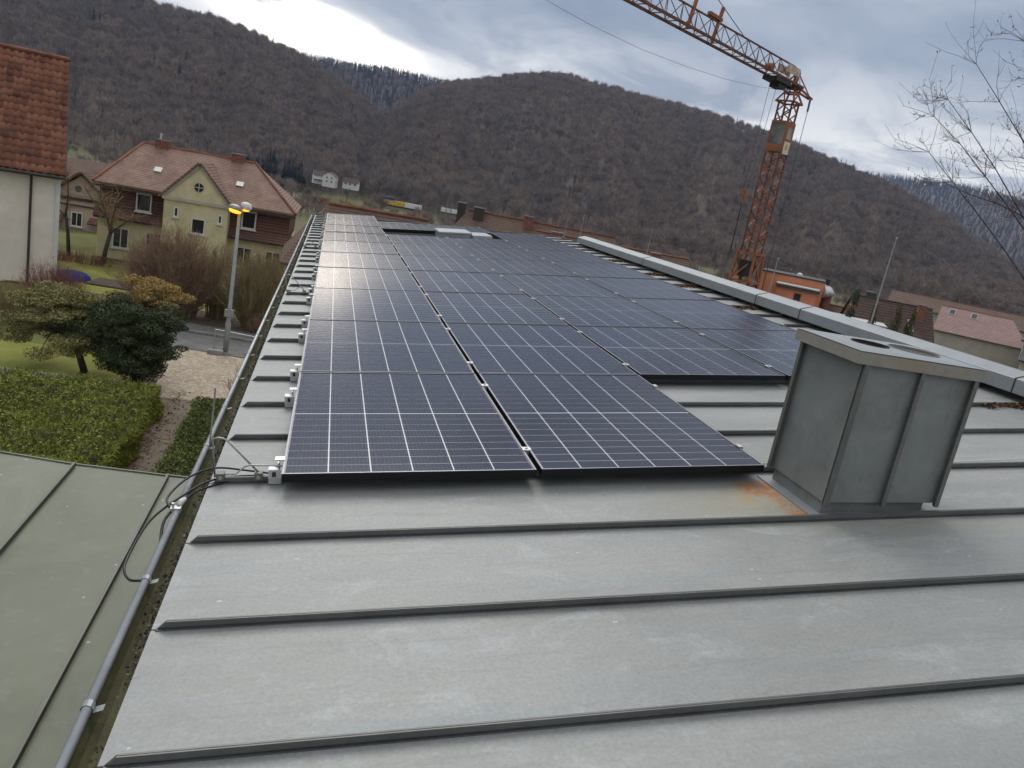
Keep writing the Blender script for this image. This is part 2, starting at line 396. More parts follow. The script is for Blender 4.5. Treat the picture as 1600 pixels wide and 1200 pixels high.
leafmat('yew_leaf', [(0.020, 0.030, 0.012), (0.040, 0.055, 0.022), (0.072, 0.092, 0.038), (0.13, 0.15, 0.07)], nscale=1.2, nmix=0.45)
leafmat('juniper_leaf', [(0.11, 0.11, 0.04), (0.20, 0.19, 0.07), (0.29, 0.255, 0.095), (0.36, 0.29, 0.11)], nscale=1.6, nmix=0.5)
leafmat('golden_leaf', [(0.17, 0.115, 0.04), (0.30, 0.205, 0.07), (0.42, 0.29, 0.10), (0.50, 0.37, 0.14)], nscale=1.6, nmix=0.5)
leafmat('thuja_leaf', [(0.02, 0.03, 0.010), (0.05, 0.06, 0.02), (0.11, 0.10, 0.03), (0.18, 0.14, 0.045)], nscale=1.5, nmix=0.6)
leafmat('conifer_leaf', [(0.010, 0.017, 0.012), (0.018, 0.030, 0.019), (0.030, 0.046, 0.026)], nscale=0.2)
leafmat('fallen_leaf', [(0.09, 0.055, 0.03), (0.17, 0.10, 0.05), (0.25, 0.16, 0.09)], nmix=0.2)
leafmat('twig_brown', [(0.20, 0.13, 0.085), (0.31, 0.205, 0.13), (0.41, 0.29, 0.18)], nscale=0.7, nmix=0.5)
leafmat('twig_olive', [(0.20, 0.155, 0.08), (0.32, 0.25, 0.125), (0.43, 0.34, 0.17)], nscale=0.7, nmix=0.5)
leafmat('twig_red', [(0.17, 0.075, 0.065), (0.27, 0.115, 0.10), (0.36, 0.18, 0.145)], nscale=0.7, nmix=0.4)
leafmat('twig_dark', [(0.11, 0.088, 0.076), (0.18, 0.145, 0.125)], nmix=0.2)
leafmat('grass_blade', [(0.05, 0.075, 0.016), (0.10, 0.125, 0.03), (0.16, 0.165, 0.05)], nscale=0.5)
simple('hedge_core', (0.045, 0.045, 0.018), 0.95, var=0.4, scale=6, bumpy=0.8)
simple('bark', (0.075, 0.062, 0.05), 0.9, var=0.3, scale=8, bumpy=0.6)
simple('asphalt', (0.135, 0.13, 0.125), 0.85, var=0.18, scale=2.0, bumpy=0.3)
simple('kerb_stone', (0.22, 0.21, 0.195), 0.85, var=0.2, scale=5, bumpy=0.3)
simple('concrete', (0.30, 0.29, 0.27), 0.85, var=0.15, scale=2, bumpy=0.2)
simple('slab_brown', (0.10, 0.075, 0.062), 0.95, spec=0.1)
simple('soil', (0.085, 0.06, 0.04), 0.95, var=0.35, scale=4, bumpy=0.6)
def paving():
    a = Mat('cobble_paving'); p = a.co('Pos'); v = a.voro(a.map(p, (1, 1, 0)), 7.5); e = a.voro(a.map(p, (1, 1, 0)), 7.5, 'DISTANCE_TO_EDGE')
    f = a.noise(p, 0.8, 4)
    c = a.ramp(a.math('ADD', a.math('MULTIPLY', f, 0.5), a.math('MULTIPLY', a.sep(v.outputs['Color'])[0], 0.5)), [(0.25, (0.33, 0.265, 0.185)), (0.75, (0.50, 0.41, 0.30))])
    j = a.math('LESS_THAN', e.outputs['Distance'], 0.06)
    c = a.mix(a.math('MULTIPLY', j, 0.6), c, (0.16, 0.135, 0.105))
    a.set(c, 0.85); a.bump(e.outputs['Distance'], 0.4, 0.05); M['cobble_paving'] = a.m
    b = Mat('path_paving'); p = b.co('Pos'); n = b.n('ShaderNodeTexBrick'); b.l(b.map(p, (1, 1, 0), rot=(0, 0, 0)), n.inputs['Vector'])
    n.inputs['Scale'].default_value = 6.0; n.inputs['Color1'].default_value = (0.17, 0.132, 0.092, 1); n.inputs['Color2'].default_value = (0.23, 0.182, 0.13, 1)
    n.inputs['Mortar'].default_value = (0.09, 0.075, 0.055, 1); n.inputs['Mortar Size'].default_value = 0.03
    c = b.mix(b.math('MULTIPLY', b.math('SUBTRACT', b.noise(p, 1.8, 5, 0.65), 0.45), 2.5, clamp=True), n.outputs['Color'], (0.085, 0.055, 0.035))
    b.set(c, 0.9); b.bump(n.outputs['Fac'], -0.3, 0.02); M['path_paving'] = b.m
paving()
def terrain():
    a = Mat('terrain'); p = a.co('Pos'); x, y, z = a.sep(p)
    r = a.math('SQRT', a.math('ADD', a.math('MULTIPLY', x, x), a.math('MULTIPLY', y, y)))
    g1 = a.noise(p, 0.35, 5, 0.6); g2 = a.noise(p, 0.03, 4, 0.6, 0.4); g3 = a.noise(p, 0.011, 3, 0.5)
    near = a.ramp(g1, [(0.3, (0.085, 0.085, 0.035)), (0.5, (0.13, 0.135, 0.045)), (0.72, (0.175, 0.165, 0.065))])
    field = a.ramp(g3, [(0.36, (0.115, 0.13, 0.045)), (0.50, (0.14, 0.15, 0.055)), (0.56, (0.145, 0.115, 0.075)), (0.68, (0.16, 0.13, 0.085))])
    field = a.mix(a.math('MULTIPLY', g2, 0.8), field, (0.14, 0.11, 0.07))
    wood = a.ramp(g2, [(0.3, (0.115, 0.090, 0.075)), (0.6, (0.155, 0.116, 0.092)), (0.8, (0.19, 0.13, 0.098))])
    c = a.mix(a.math('MULTIPLY', a.math('SUBTRACT', r, 70.0), 0.02, clamp=True), near, field)
    hz = a.math('MULTIPLY', a.math('ADD', z, 14.5), 0.30, clamp=True)
    hz = a.math('MULTIPLY', hz, a.math('GREATER_THAN', r, 250.0))
    c = a.mix(hz, c, wood)
    a.set(c, 0.95, 0, 0.1); a.bump(a.noise(p, 3.0, 5), 0.4, 0.1); M['terrain'] = a.m
terrain()
def lawn():
    a = Mat('lawn'); p = a.co('Pos'); f = a.noise(p, 0.7, 5, 0.65); g = a.noise(p, 9, 4, 0.7)
    c = a.ramp(f, [(0.3, (0.14, 0.165, 0.036)), (0.55, (0.25, 0.26, 0.055)), (0.75, (0.36, 0.32, 0.10))])
    c = a.mix(a.math('MULTIPLY', g, 0.45), c, (0.12, 0.125, 0.04))
    a.set(c, 0.95, 0, 0.15); a.bump(g, 0.7, 0.05); M['lawn'] = a.m
lawn()
def forestmat(name, stops):
    a = Mat(name); v = a.objrand(); i = a.island(); p = a.co('Pos'); f = a.noise(p, 0.006, 3, 0.5)
    t = a.math('ADD', a.math('ADD', a.math('MULTIPLY', v, 0.6), a.math('MULTIPLY', i, 0.15)), a.math('MULTIPLY', a.math('SUBTRACT', f, 0.35), 1.0), clamp=True)
    k = len(stops); a.set(a.ramp(t, [(j / (k - 1), c) for j, c in enumerate(stops)]), 0.9, 0, 0.1); M[name] = a.m
forestmat('wood_twigs', [(0.165, 0.140, 0.128), (0.205, 0.170, 0.152), (0.245, 0.198, 0.170), (0.285, 0.215, 0.174), (0.28, 0.245, 0.182)])
forestmat('wood_needles', [(0.010, 0.018, 0.015), (0.018, 0.030, 0.022), (0.030, 0.044, 0.028)])
# house materials
def tiles(name, cols, rows=4.0, colsn=5.0, axis='UV', bstr=0.7, dirt=(0.10, 0.07, 0.06)):
    a = Mat(name); p = a.co('Object'); uv = a.co('UV'); x, y, z = a.sep(uv)
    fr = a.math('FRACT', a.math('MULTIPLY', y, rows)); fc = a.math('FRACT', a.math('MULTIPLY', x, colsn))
    n = a.n('ShaderNodeTexBrick'); a.l(uv, n.inputs['Vector']); n.inputs['Scale'].default_value = 1.0
    n.inputs['Brick Width'].default_value = 1.0 / colsn; n.inputs['Row Height'].default_value = 1.0 / rows; n.inputs['Mortar Size'].default_value = 0.008
    n.inputs['Color1'].default_value = (0.35, 0.35, 0.35, 1); n.inputs['Color2'].default_value = (0.75, 0.75, 0.75, 1); n.inputs['Mortar'].default_value = (0.0, 0.0, 0.0, 1)
    f = a.noise(p, 0.9, 5, 0.65, 0.4); k = len(cols)
    t = a.math('ADD', a.math('MULTIPLY', f, 0.75), a.math('MULTIPLY', a.sep(n.outputs['Color'])[0], 0.35), clamp=True)
    c = a.ramp(t, [(0.2 + 0.65 * j / (k - 1), cc) for j, cc in enumerate(cols)])
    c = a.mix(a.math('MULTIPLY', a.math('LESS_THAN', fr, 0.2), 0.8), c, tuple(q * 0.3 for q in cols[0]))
    c = a.mix(a.math('MULTIPLY', a.math('SUBTRACT', a.noise(a.map(p, (1, 1, 0.25)), 2.2, 4, 0.6), 0.5), 2.2, clamp=True), c, dirt)
    a.set(c, 0.85, 0, 0.2)
    h = a.math('SUBTRACT', 1.0, fr)
    a.bump(h, bstr, 0.04); M[name] = a.m
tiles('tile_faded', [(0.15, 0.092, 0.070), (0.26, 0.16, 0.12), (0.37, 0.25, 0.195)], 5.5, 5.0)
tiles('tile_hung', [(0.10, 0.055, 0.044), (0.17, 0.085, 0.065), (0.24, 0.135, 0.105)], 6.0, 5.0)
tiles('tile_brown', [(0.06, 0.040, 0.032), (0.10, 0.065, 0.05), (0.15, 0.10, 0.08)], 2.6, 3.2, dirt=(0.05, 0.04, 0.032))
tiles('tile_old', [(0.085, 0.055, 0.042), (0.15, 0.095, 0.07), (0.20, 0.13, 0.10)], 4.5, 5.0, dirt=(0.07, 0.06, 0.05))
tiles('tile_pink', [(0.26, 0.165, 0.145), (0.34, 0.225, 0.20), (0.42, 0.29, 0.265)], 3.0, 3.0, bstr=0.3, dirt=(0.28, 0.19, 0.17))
def redtile():
    a = Mat('tile_red'); p = a.co('Pos'); v = a.objrand(); f = a.noise(a.map(p, (1.0, 1.0, 0.35)), 1.6, 5, 0.65)
    t = a.math('ADD', a.math('MULTIPLY', v, 0.35), a.math('MULTIPLY', f, 0.75), clamp=True)
    c = a.ramp(t, [(0.25, (0.085, 0.040, 0.028)), (0.45, (0.20, 0.080, 0.048)), (0.65, (0.285, 0.115, 0.068)), (0.9, (0.33, 0.17, 0.105))])
    c = a.mix(a.math('MULTIPLY', a.math('SUBTRACT', a.noise(p, 7, 5, 0.7), 0.55), 3.0, clamp=True), c, (0.10, 0.075, 0.05))
    a.set(c, 0.8, 0, 0.25); M['tile_red'] = a.m
redtile()
simple('render_white', (0.82, 0.74, 0.625), 0.9, var=0.06, scale=1.2)
simple('render_yellow', (0.66, 0.59, 0.37), 0.9, var=0.10, scale=1.4)
simple('render_pale', (0.47, 0.43, 0.36), 0.9, var=0.08, scale=1.4)
simple('render_pink', (0.46, 0.36, 0.30), 0.9, var=0.08, scale=1.0)
simple('render_orange', (0.56, 0.21, 0.105), 0.85, var=0.07, scale=0.8)
simple('render_peach', (0.62, 0.40, 0.25), 0.9, var=0.05, scale=1.0)
simple('render_beige', (0.42, 0.38, 0.31), 0.9, var=0.08, scale=0.8)
simple('render_grey', (0.36, 0.36, 0.35), 0.9, var=0.08, scale=0.8)
simple('house_white', (0.68, 0.67, 0.64), 0.8, var=0.04, scale=0.5)
simple('slate', (0.09, 0.095, 0.11), 0.6, var=0.1, scale=1)
simple('trim_white', (0.68, 0.67, 0.63), 0.6, var=0.05)
simple('trim_dark', (0.05, 0.042, 0.036), 0.6, var=0.15)
simple('brick', (0.23, 0.095, 0.065), 0.9, var=0.25, scale=6, bumpy=0.4)
simple('roof_metal_white', (0.58, 0.585, 0.57), 0.5, var=0.06)
simple('downpipe_brown', (0.055, 0.032, 0.026), 0.5)
simple('crane_paint', (0.30, 0.098, 0.05), 0.6, 0.0, 0.4, var=0.28, scale=2.5)
simple('crane_rust', (0.17, 0.075, 0.046), 0.75, 0.0, 0.3, var=0.3, scale=3)
simple('crane_orange', (0.31, 0.115, 0.045), 0.6, 0.0, 0.4, var=0.2, scale=3)
simple('crane_dark', (0.035, 0.03, 0.032), 0.6, 0.2, 0.4)
simple('crane_sign', (0.56, 0.44, 0.37), 0.7, var=0.2, scale=4)
simple('rope', (0.09, 0.09, 0.095), 0.6)
simple('thin_cable', (0.22, 0.23, 0.25), 0.6)
simple('lamp_post', (0.30, 0.315, 0.31), 0.5, 0.3)
simple('blue_tarp', (0.022, 0.042, 0.17), 0.9, spec=0.1, var=0.35)
simple('vehicle_yellow', (0.62, 0.36, 0.03), 0.5)
simple('pylon_steel', (0.17, 0.16, 0.16), 0.7)
simple('hatch_white', (0.36, 0.37, 0.38), 0.35, var=0.05)
a = Mat('window_glass'); a.set((0.025, 0.028, 0.03), 0.06, 0.0, 0.6); M['window_glass'] = a.m
a = Mat('cab_glass'); a.set(a.ramp(a.noise(a.co('Object'), 0.9, 3, 0.5), [(0.35, (0.05, 0.048, 0.035)), (0.65, (0.26, 0.25, 0.20))]), 0.08, 0.0, 0.6); M['cab_glass'] = a.m
a = Mat('lamp_glow'); a.set((0.9, 0.4, 0.05), 0.4); a.b.inputs['Emission Color'].default_value = (1.0, 0.42, 0.03, 1); a.b.inputs['Emission Strength'].default_value = 1.6; M['lamp_glow'] = a.m
# ------------------------------------------------------------------ land
OX, OY = 0.06, -3.3
def tab(t):
    xs = [a for a, b in t]; ys = [b for a, b in t]; return lambda a: np.interp(a, xs, ys)
def smooth(t): t = np.clip(t, 0, 1); return t * t * (3 - 2 * t)
EL_LEFT = tab([(-180, 5), (-60, 6.3), (-30, 7.2), (-20, 7.25), (-12, 7.19), (-8.7, 7.1), (-6, 6.85), (-3.2, 6.2), (-1.5, 5.6), (0.6, 4.7), (2.2, 3.7), (4.0, 2.2), (6.0, 0.5), (8.0, -1.5)])
EL_BACK = tab([(-16, 5.0), (-6, 6.2), (-3, 6.3), (-0.7, 6.42), (1.5, 6.62), (3, 6.69), (5.5, 6.58), (6.5, 6.6), (9, 6.5), (14, 5.5)])
EL_MID = tab([(-2.5, -2.5), (-1.0, -0.6), (0.5, 1.4), (2, 3.1), (4, 4.8), (6, 6.0), (8, 6.82), (9.9, 7.46), (12, 8.05), (14.2, 8.32), (17.3, 8.08), (20, 7.88), (24, 7.7), (27.5, 7.23),
              (31, 6.36), (34.4, 5.6), (37.8, 4.55), (41, 3.3), (43.6, 2.0), (47, 0.4), (50, -1.2), (60, -2)])
EL_FAR = tab([(20, 3.5), (30, 5.2), (34.4, 5.55), (38.2, 5.68), (41, 5.74), (44, 5.35), (50, 4.9), (70, 5.3), (180, 5.0)])
LAYERS = {'left': (EL_LEFT, 390.0, 800.0, 13.0, (-180, 8.0)), 'back': (EL_BACK, 880.0, 1500.0, 17.0, (-16, 14)),
          'mid': (EL_MID, 372.0, 880.0, 13.0, (-2.5, 52)), 'far': (EL_FAR, 1300.0, 2600.0, 22.0, (20, 180))}
def vnoise(x, y, seed=0):
    xi = np.floor(x); yi = np.floor(y); fx = smooth(x - xi); fy = smooth(y - yi)
    def h(a, b): s = np.sin(a * 127.1 + b * 311.7 + seed * 74.7) * 43758.5453; return s - np.floor(s)
    return (h(xi, yi) * (1 - fx) + h(xi + 1, yi) * fx) * (1 - fy) + (h(xi, yi + 1) * (1 - fx) + h(xi + 1, yi + 1) * fx) * fy
def base_z(az, r):
    right = smooth((az - 12) / 14)
    zl = np.interp(r, [0, 58, 110, 250, 420, 3000], [-6.3, -6.3, -10.0, -17.0, -17.0, -17.0])
    zr = np.interp(r, [0, 38, 95, 160, 330, 3000], [-6.3, -6.5, -12.2, -13.2, -15.0, -15.0])
    return zl * (1 - right) + zr * right
def ground(x, y):
    x = np.asarray(x, float); y = np.asarray(y, float)
    r = np.hypot(x - OX, y - OY); az = np.degrees(np.arctan2(x - OX, y - OY))
    z = base_z(az, r)
    for k, (el, rb, rc, th, (a0, a1)) in LAYERS.items():
        inside = (az >= a0) & (az <= a1)
        e = el(az); zc = CAM[2] + rc * np.tan(np.radians(e)) - th
        t = (r - rb) / (rc - rb)
        n = (vnoise(az * 0.55 + 9, r / 260.0, 3) - 0.5) * 1.0 + (vnoise(az * 1.7, r / 110.0, 5) - 0.5) * 0.4
        prof = np.where(t < 1, smooth(np.clip(t, 0, 1) * 0.86 + 0.07 * np.clip(t, 0, 1)) / smooth(0.93), 1 - 0.25 * np.clip(t - 1, 0, 2) ** 1.0)
        damp = np.clip(t * 3, 0, 1) * np.clip((1 - t) * 2.2, 0, 1)
        zl = -17.0 + (zc + 17.0) * prof + n * 26.0 * damp
        zl = np.where(inside & (r > rb), zl, -1e3)
        z = np.maximum(z, zl)
    return z
def make_terrain():
    az = np.concatenate([np.arange(-180, -30, 3.0), np.arange(-30, 60, 0.5), np.arange(60, 180, 3.0)])
    rr = np.concatenate([np.arange(2, 60, 8.0), np.arange(60, 330, 18.0), np.arange(330, 960, 16.0), np.arange(960, 3000, 60.0), np.array([3000, 3600, 4500, 6000.0])])
    A, RR = np.meshgrid(az, rr, indexing='ij')
    X = OX + RR * np.sin(np.radians(A)); Y = OY + RR * np.cos(np.radians(A)); Z = ground(X, Y)
    V = np.stack([X, Y, Z], -1).reshape(-1, 3); na, nr = len(az), len(rr)
    V = np.vstack([V, [[OX, OY, -6.3]]]); F = []
    i = np.arange(na)[:, None]; j = np.arange(nr - 1)[None, :]; i2 = (i + 1) % na
    F = np.stack([i * nr + j, i * nr + j + 1, i2 * nr + j + 1, i2 * nr + j], -1).reshape(-1, 4)
    c = len(V) - 1; i = np.arange(na)
    me_v = V; tri = np.stack([np.full(na, c), i * nr, ((i + 1) % na) * nr, ((i + 1) % na) * nr], -1)
    me = bpy.data.meshes.new('terrain'); me.from_pydata([tuple(p) for p in V], [], [tuple(f) for f in F.tolist()] + [tuple(t[:3]) for t in tri.tolist()])
    me.polygons.foreach_set('use_smooth', [True] * len(me.polygons)); me.update()
    o = link('terrain', me, M['terrain']); o['kind'] = 'structure'; return o
make_terrain()

# ---- tree shapes used on the hillsides
def bare_tree_mesh(name, seed, n=190, lean=0.0, slim=1.0, wid=0.0105):
    g = np.random.default_rng(seed)
    tr = np.array([[[0, 0, -0.03], [0.01 * lean, 0, 0.2], [0.02 * lean, 0.01, 0.42], [0.02 * lean, 0.0, 0.62]]])
    parts = [stems(tr, 0.018, 0.006, 4)]
    k = 11; th = np.linspace(0, 2 * np.pi, k, endpoint=False) + g.uniform(0, 1, k); z0 = g.uniform(0.28, 0.55, k)
    rr = g.uniform(0.16, 0.30, k) * slim
    P = np.zeros((k, 3, 3)); P[:, 0, 2] = z0; P[:, 1] = np.stack([rr * 0.55 * np.cos(th), rr * 0.55 * np.sin(th), z0 + 0.13], 1)
    P[:, 2] = np.stack([rr * np.cos(th), rr * np.sin(th), z0 + g.uniform(0.25, 0.38, k)], 1)
    parts.append(stems(P, 0.009, 0.003, 3))
    # lumpy crown made of a few rounded clumps of twigs
    cl = 11; cc = g.normal(size=(cl, 3)); cc[:, 2] = np.abs(cc[:, 2]); cc = unit(cc) * np.array([0.20 * slim, 0.20 * slim, 0.20]) * g.uniform(0.55, 1.0, (cl, 1)); cc[:, 2] += 0.56
    w = g.integers(0, cl, n); dd = unit(g.normal(size=(n, 3)) + np.array([0, 0, 0.55]))
    p = cc[w] + dd * np.array([0.135 * slim, 0.135 * slim, 0.14]) * g.uniform(0.25, 1.0, (n, 1))
    p[:, 2] = np.maximum(p[:, 2], 0.3)
    dirn = unit(dd + np.array([0, 0, 0.55]) + g.normal(size=(n, 3)) * 0.35)
    parts.append(blades(p - dirn * 0.05, dirn, g.uniform(0.07, 0.15, n), g.uniform(0.6, 1.4, n) * wid, g))
    V, F = merge(*parts); return np_mesh(name, V, F)
def conifer_mesh(name, seed, n=170, wide=0.16):
    g = np.random.default_rng(seed)
    parts = [stems(np.array([[[0, 0, -0.02], [0, 0, 0.5], [0, 0, 0.98]]]), 0.016, 0.003, 4)]
    z = 0.12 + 0.86 * g.uniform(0, 1, n) ** 0.85; th = g.uniform(0, 2 * np.pi, n); rad = wide * (1.02 - z) * g.uniform(0.75, 1.1, n)
    p = np.stack([0 * z, 0 * z, z], 1); e = np.stack([rad * np.cos(th), rad * np.sin(th), -rad * 0.35], 1)
    s = unit(np.cross(e, np.array([[0, 0, 1.0]]))); w = (0.25 * rad + 0.012).reshape(-1, 1)
    V = np.stack([p, p + e * 0.6 + s * w, p + e, p + e * 0.6 - s * w], 1).reshape(-1, 3)
    parts.append((V, np.arange(4 * n).reshape(-1, 4)))
    V, F = merge(*parts); return np_mesh(name, V, F)
def protos(cname, meshes, mat):
    c = bpy.data.collections.new(cname)
    for i, me in enumerate(meshes):
        me.materials.append(mat); o = bpy.data.objects.new(cname + '_%02d' % i, me); c.objects.link(o)
    return c
BARE = protos('bare_tree_shapes', [bare_tree_mesh('bare_tree', s, 380, slim=sl) for s, sl in ((1, 1.0), (2, 1.15), (3, 0.85), (4, 1.05), (5, 0.95))], M['wood_twigs'])
CONI = protos('conifer_shapes', [conifer_mesh('conifer', s, 170, w) for s, w in ((11, 0.17), (12, 0.14), (13, 0.2))], M['wood_needles'])
def scatter(name, label, cat, pts, scl, coll, ncoll, seed=1):
    """one mass of far trees: instances on points"""
    g = np.random.default_rng(seed); n = len(pts)
    me = bpy.data.meshes.new(name); me.vertices.add(n); me.vertices.foreach_set('co', np.asarray(pts, np.float32).ravel())
    for an, ty, val in (('scl', 'FLOAT', np.asarray(scl, np.float32)), ('rot', 'FLOAT', g.uniform(0, 6.28, n).astype(np.float32)), ('pick', 'INT', g.integers(0, ncoll, n).astype(np.int32))):
        at = me.attributes.new(an, ty, 'POINT'); at.data.foreach_set('value', val)
    me.update()
    o = link(name, me, None); tag(o, label, cat, kind='stuff')
    ng = bpy.data.node_groups.new(name, 'GeometryNodeTree')
    ng.interface.new_socket('Geometry', in_out='INPUT', socket_type='NodeSocketGeometry'); ng.interface.new_socket('Geometry', in_out='OUTPUT', socket_type='NodeSocketGeometry')
    N = ng.nodes.new; gi = N('NodeGroupInput'); go = N('NodeGroupOutput')
    ci = N('GeometryNodeCollectionInfo'); ci.inputs['Collection'].default_value = coll; ci.inputs['Separate Children'].default_value = True; ci.inputs['Reset Children'].default_value = True
    ip = N('GeometryNodeInstanceOnPoints'); ip.inputs['Pick Instance'].default_value = True
    def attr(nm, ty):
        q = N('GeometryNodeInputNamedAttribute'); q.data_type = ty; q.inputs['Name'].default_value = nm; return q.outputs['Attribute']
    cx = N('ShaderNodeCombineXYZ'); L = ng.links.new
    L(attr('rot', 'FLOAT'), cx.inputs[2]); L(gi.outputs[0], ip.inputs['Points']); L(ci.outputs[0], ip.inputs['Instance'])
    L(attr('pick', 'INT'), ip.inputs['Instance Index']); L(cx.outputs[0], ip.inputs['Rotation']); L(attr('scl', 'FLOAT'), ip.inputs['Scale']); L(ip.outputs[0], go.inputs[0])
    md = o.modifiers.new('scatter', 'NODES'); md.node_group = ng; return o
def polar_points(a0, a1, r0, r1, area, seed, keep=None):
    g = np.random.default_rng(seed); A = R(a1 - a0) / 2 * (r1 ** 2 - r0 ** 2); n = int(A / area)
    # jittered grid in (azimuth, r^2) so crowns neither bunch nor line up
    s = math.sqrt(area); AZ = []; RR_ = []
    for q in np.arange(r0, r1, s):
        st = math.degrees(s / q); k = np.arange(a0, a1, st); AZ.append(k + g.uniform(-0.48, 0.48, len(k)) * st); RR_.append(q + g.uniform(-0.48, 0.48, len(k)) * s)
    az = np.concatenate(AZ); r = np.concatenate(RR_); n = len(az)
    x = OX + r * np.sin(np.radians(az)); y = OY + r * np.cos(np.radians(az)); z = ground(x, y)
    P = np.stack([x, y, z - 0.3], 1); k = np.ones(n, bool)
    if keep is not None: k = keep(az, r, x, y, z, g)
    return P[k], az[k], r[k]
def hillside(name, label, layer, a0, a1, r0, r1, area, h0, h1, seed, con=0.04):
    el, rb, rc, th, lim = LAYERS[layer]
    P, az, r = polar_points(a0, a1, r0, r1, area, seed, lambda az, r, x, y, z, g: (z > -16.2 + 2.0 * (vnoise(x / 25, y / 25) - 0.5)))
    g = np.random.default_rng(seed + 100); n = len(P)
    patch = vnoise(az * 0.9 + 3, r / 120.0, 21) ; crest = np.clip((r - (rc - 70)) / 70, 0, 1)
    pc = con * 0.35 + con * 9 * np.clip(patch - 0.78, 0, 1) + 0.16 * crest * (1 if con > 0 else 0)
    isc = g.uniform(0, 1, n) < pc
    s = g.uniform(h0, h1, n)
    scatter('bare_woodland', label, 'woodland', P[~isc], s[~isc], BARE, 5, seed)
    if con < 1: U, ua, ur = polar_points(a0, a1, rc - 130, rc + 40, area * 0.45, seed + 7, lambda az, r, x, y, z, g: z > -12)
    if con < 1: scatter('undergrowth', label.replace('bare brown woodland', 'low undergrowth below the trees'), 'undergrowth', U, g.uniform(0.35, 0.55, len(U)) * h0, BARE, 5, seed + 8)
    if isc.any(): scatter('conifer_woodland', label.replace('bare brown', 'scattered dark conifer'), 'woodland', P[isc], s[isc] * 1.0, CONI, 3, seed)
hillside('left', 'bare brown woodland covering the left hillside behind the houses', 'left', -34, 7.5, 396, 830, 52, 11, 18, 31, 0.03)
hillside('back', 'bare brown woodland on the distant ridge between the two hills', 'back', -9, 11, 900, 1530, 62, 15, 20, 32, 2.3)
hillside('mid', 'bare brown woodland covering the large central hill behind the crane', 'mid', -1.5, 50, 380, 905, 56, 11, 18, 33, 0.028)
hillside('far', 'bare brown woodland on the far bluish ridge at the right', 'far', 24, 60, 1500, 2650, 200, 18, 25, 34, 2.7)
# dark conifer stand at the foot of the left hill
g = np.random.default_rng(5); n = 210
sx = g.uniform(-42, -15, n); sy = g.uniform(398, 440, n)
scatter('conifer_stand', 'dense dark green conifer stand at the foot of the left hill', 'woodland', np.stack([sx, sy, ground(sx, sy)], 1), g.uniform(9, 14, n), CONI, 3, 8)
# ------------------------------------------------------------------ the building under the camera
HR = -0.09                        # roof skin below the panel tops
U0, U1, V0, V1 = -0.315, 5.34, -4.75, 18.40
PITCH = 0.5758
bld = thing('long_building', 'long building with grey standing seam metal roof carrying the solar panels', 'building', (0, 0, 0), (0, -AL, 0))
ks = [k for k in range(-8, 32)]
sv = [0.13 + PITCH * k for k in ks]
pan = MB().box(0, U1 - U0, 0.004, PITCH - 0.004, -0.006, 0)
pan_me = pan.mesh('roof_sheet'); pan_me.materials.append(M['zinc_roof'])
def end_u(v): return min(U1, U0 + (V1 - v) / 0.70)          # the far gable end runs askew
for v in sv:
    if end_u(v + PITCH) >= U1: link('roof_sheet', pan_me, None, bld, (U0, v, HR)); continue
    a, b = end_u(v + 0.004), end_u(v + PITCH - 0.004)
    if b <= U0 + 0.02: continue
    part('roof_sheet', MB().prism([(U0, v + 0.004), (a, v + 0.004), (b, v + PITCH - 0.004), (U0, v + PITCH - 0.004)], 2, HR - 0.006, HR), M['zinc_roof'], bld)
def seam_mesh(len_u):
    s = MB()
    # upright web and the folded-over lip, cut back at the eave
    def run(y0, y1, z0, z1, cut0, cut1):
        s.add([(cut0, y0, z0), (len_u, y0, z0), (len_u, y1, z0), (cut0, y1, z0), (cut1, y0, z1), (len_u, y0, z1), (len_u, y1, z1), (cut1, y1, z1)],
              [(0, 3, 2, 1), (4, 5, 6, 7), (0, 1, 5, 4), (1, 2, 6, 5), (2, 3, 7, 6), (3, 0, 4, 7)])
    run(-0.003, 0.003, 0.0, 0.031, 0.012, 0.046)
    run(-0.009, -0.0031, 0.012, 0.030, 0.026, 0.045)
    run(-0.010, -0.0042, 0.0005, 0.004, 0.012, 0.016)
    return s
seam_me = seam_mesh(U1 - U0 - 0.02).mesh('seam'); seam_me.materials.append(M['zinc_seam'])
for v in sv:
    if end_u(v) >= U1: link('seam', seam_me, None, bld, (U0, v, HR))
    elif end_u(v) > U0 + 0.3: part('seam', seam_mesh(end_u(v) - U0 - 0.02), M['zinc_seam'], bld, (U0, v, HR))
VS = V1 - 0.70 * (U1 - U0)
part('under_roof', MB().prism([(U0 + 0.03, V0), (U1 - 0.06, V0), (U1 - 0.06, VS), (U0 + 0.03, V1 - 0.03)], 2, HR - 0.20, HR - 0.010), M['trim_dark'], bld)
# walls stand upright: built in world axes and turned back into roof axes
def un(p): x, y, z = p; return (x * CA + z * SA, y, -x * SA + z * CA)
w = MB().prism([(-0.12, V0 + 0.1), (5.26, V0 + 0.1), (5.26, VS - 0.1), (-0.12, V1 - 0.25)], 2, -6.4, -0.42); w.v = [un(p) for p in w.v]
part('wall', w, M['render_white'], bld)
w = MB().prism([(-0.1, -0.45), (5.25, -0.45), (5.25, 0.42), (-0.1, -0.24)], 1, V0 + 0.12, VS - 0.12); w.v = [un(p) for p in w.v]
part('gable_wall', w, M['render_white'], bld)
# far slope behind the ridge
w = MB().prism([(5.295, 0.58), (11.2, -0.14), (11.2, -0.20), (5.295, 0.50)], 1, V0, 12.7); w.v = [un(p) for p in w.v]
part('back_slope', w, M['zinc_cap'], bld)
w = MB().box(5.30, 10.9, V0 + 0.1, 12.5, -6.6, -0.20); w.v = [un(p) for p in w.v]
part('back_wall', w, M['render_white'], bld)
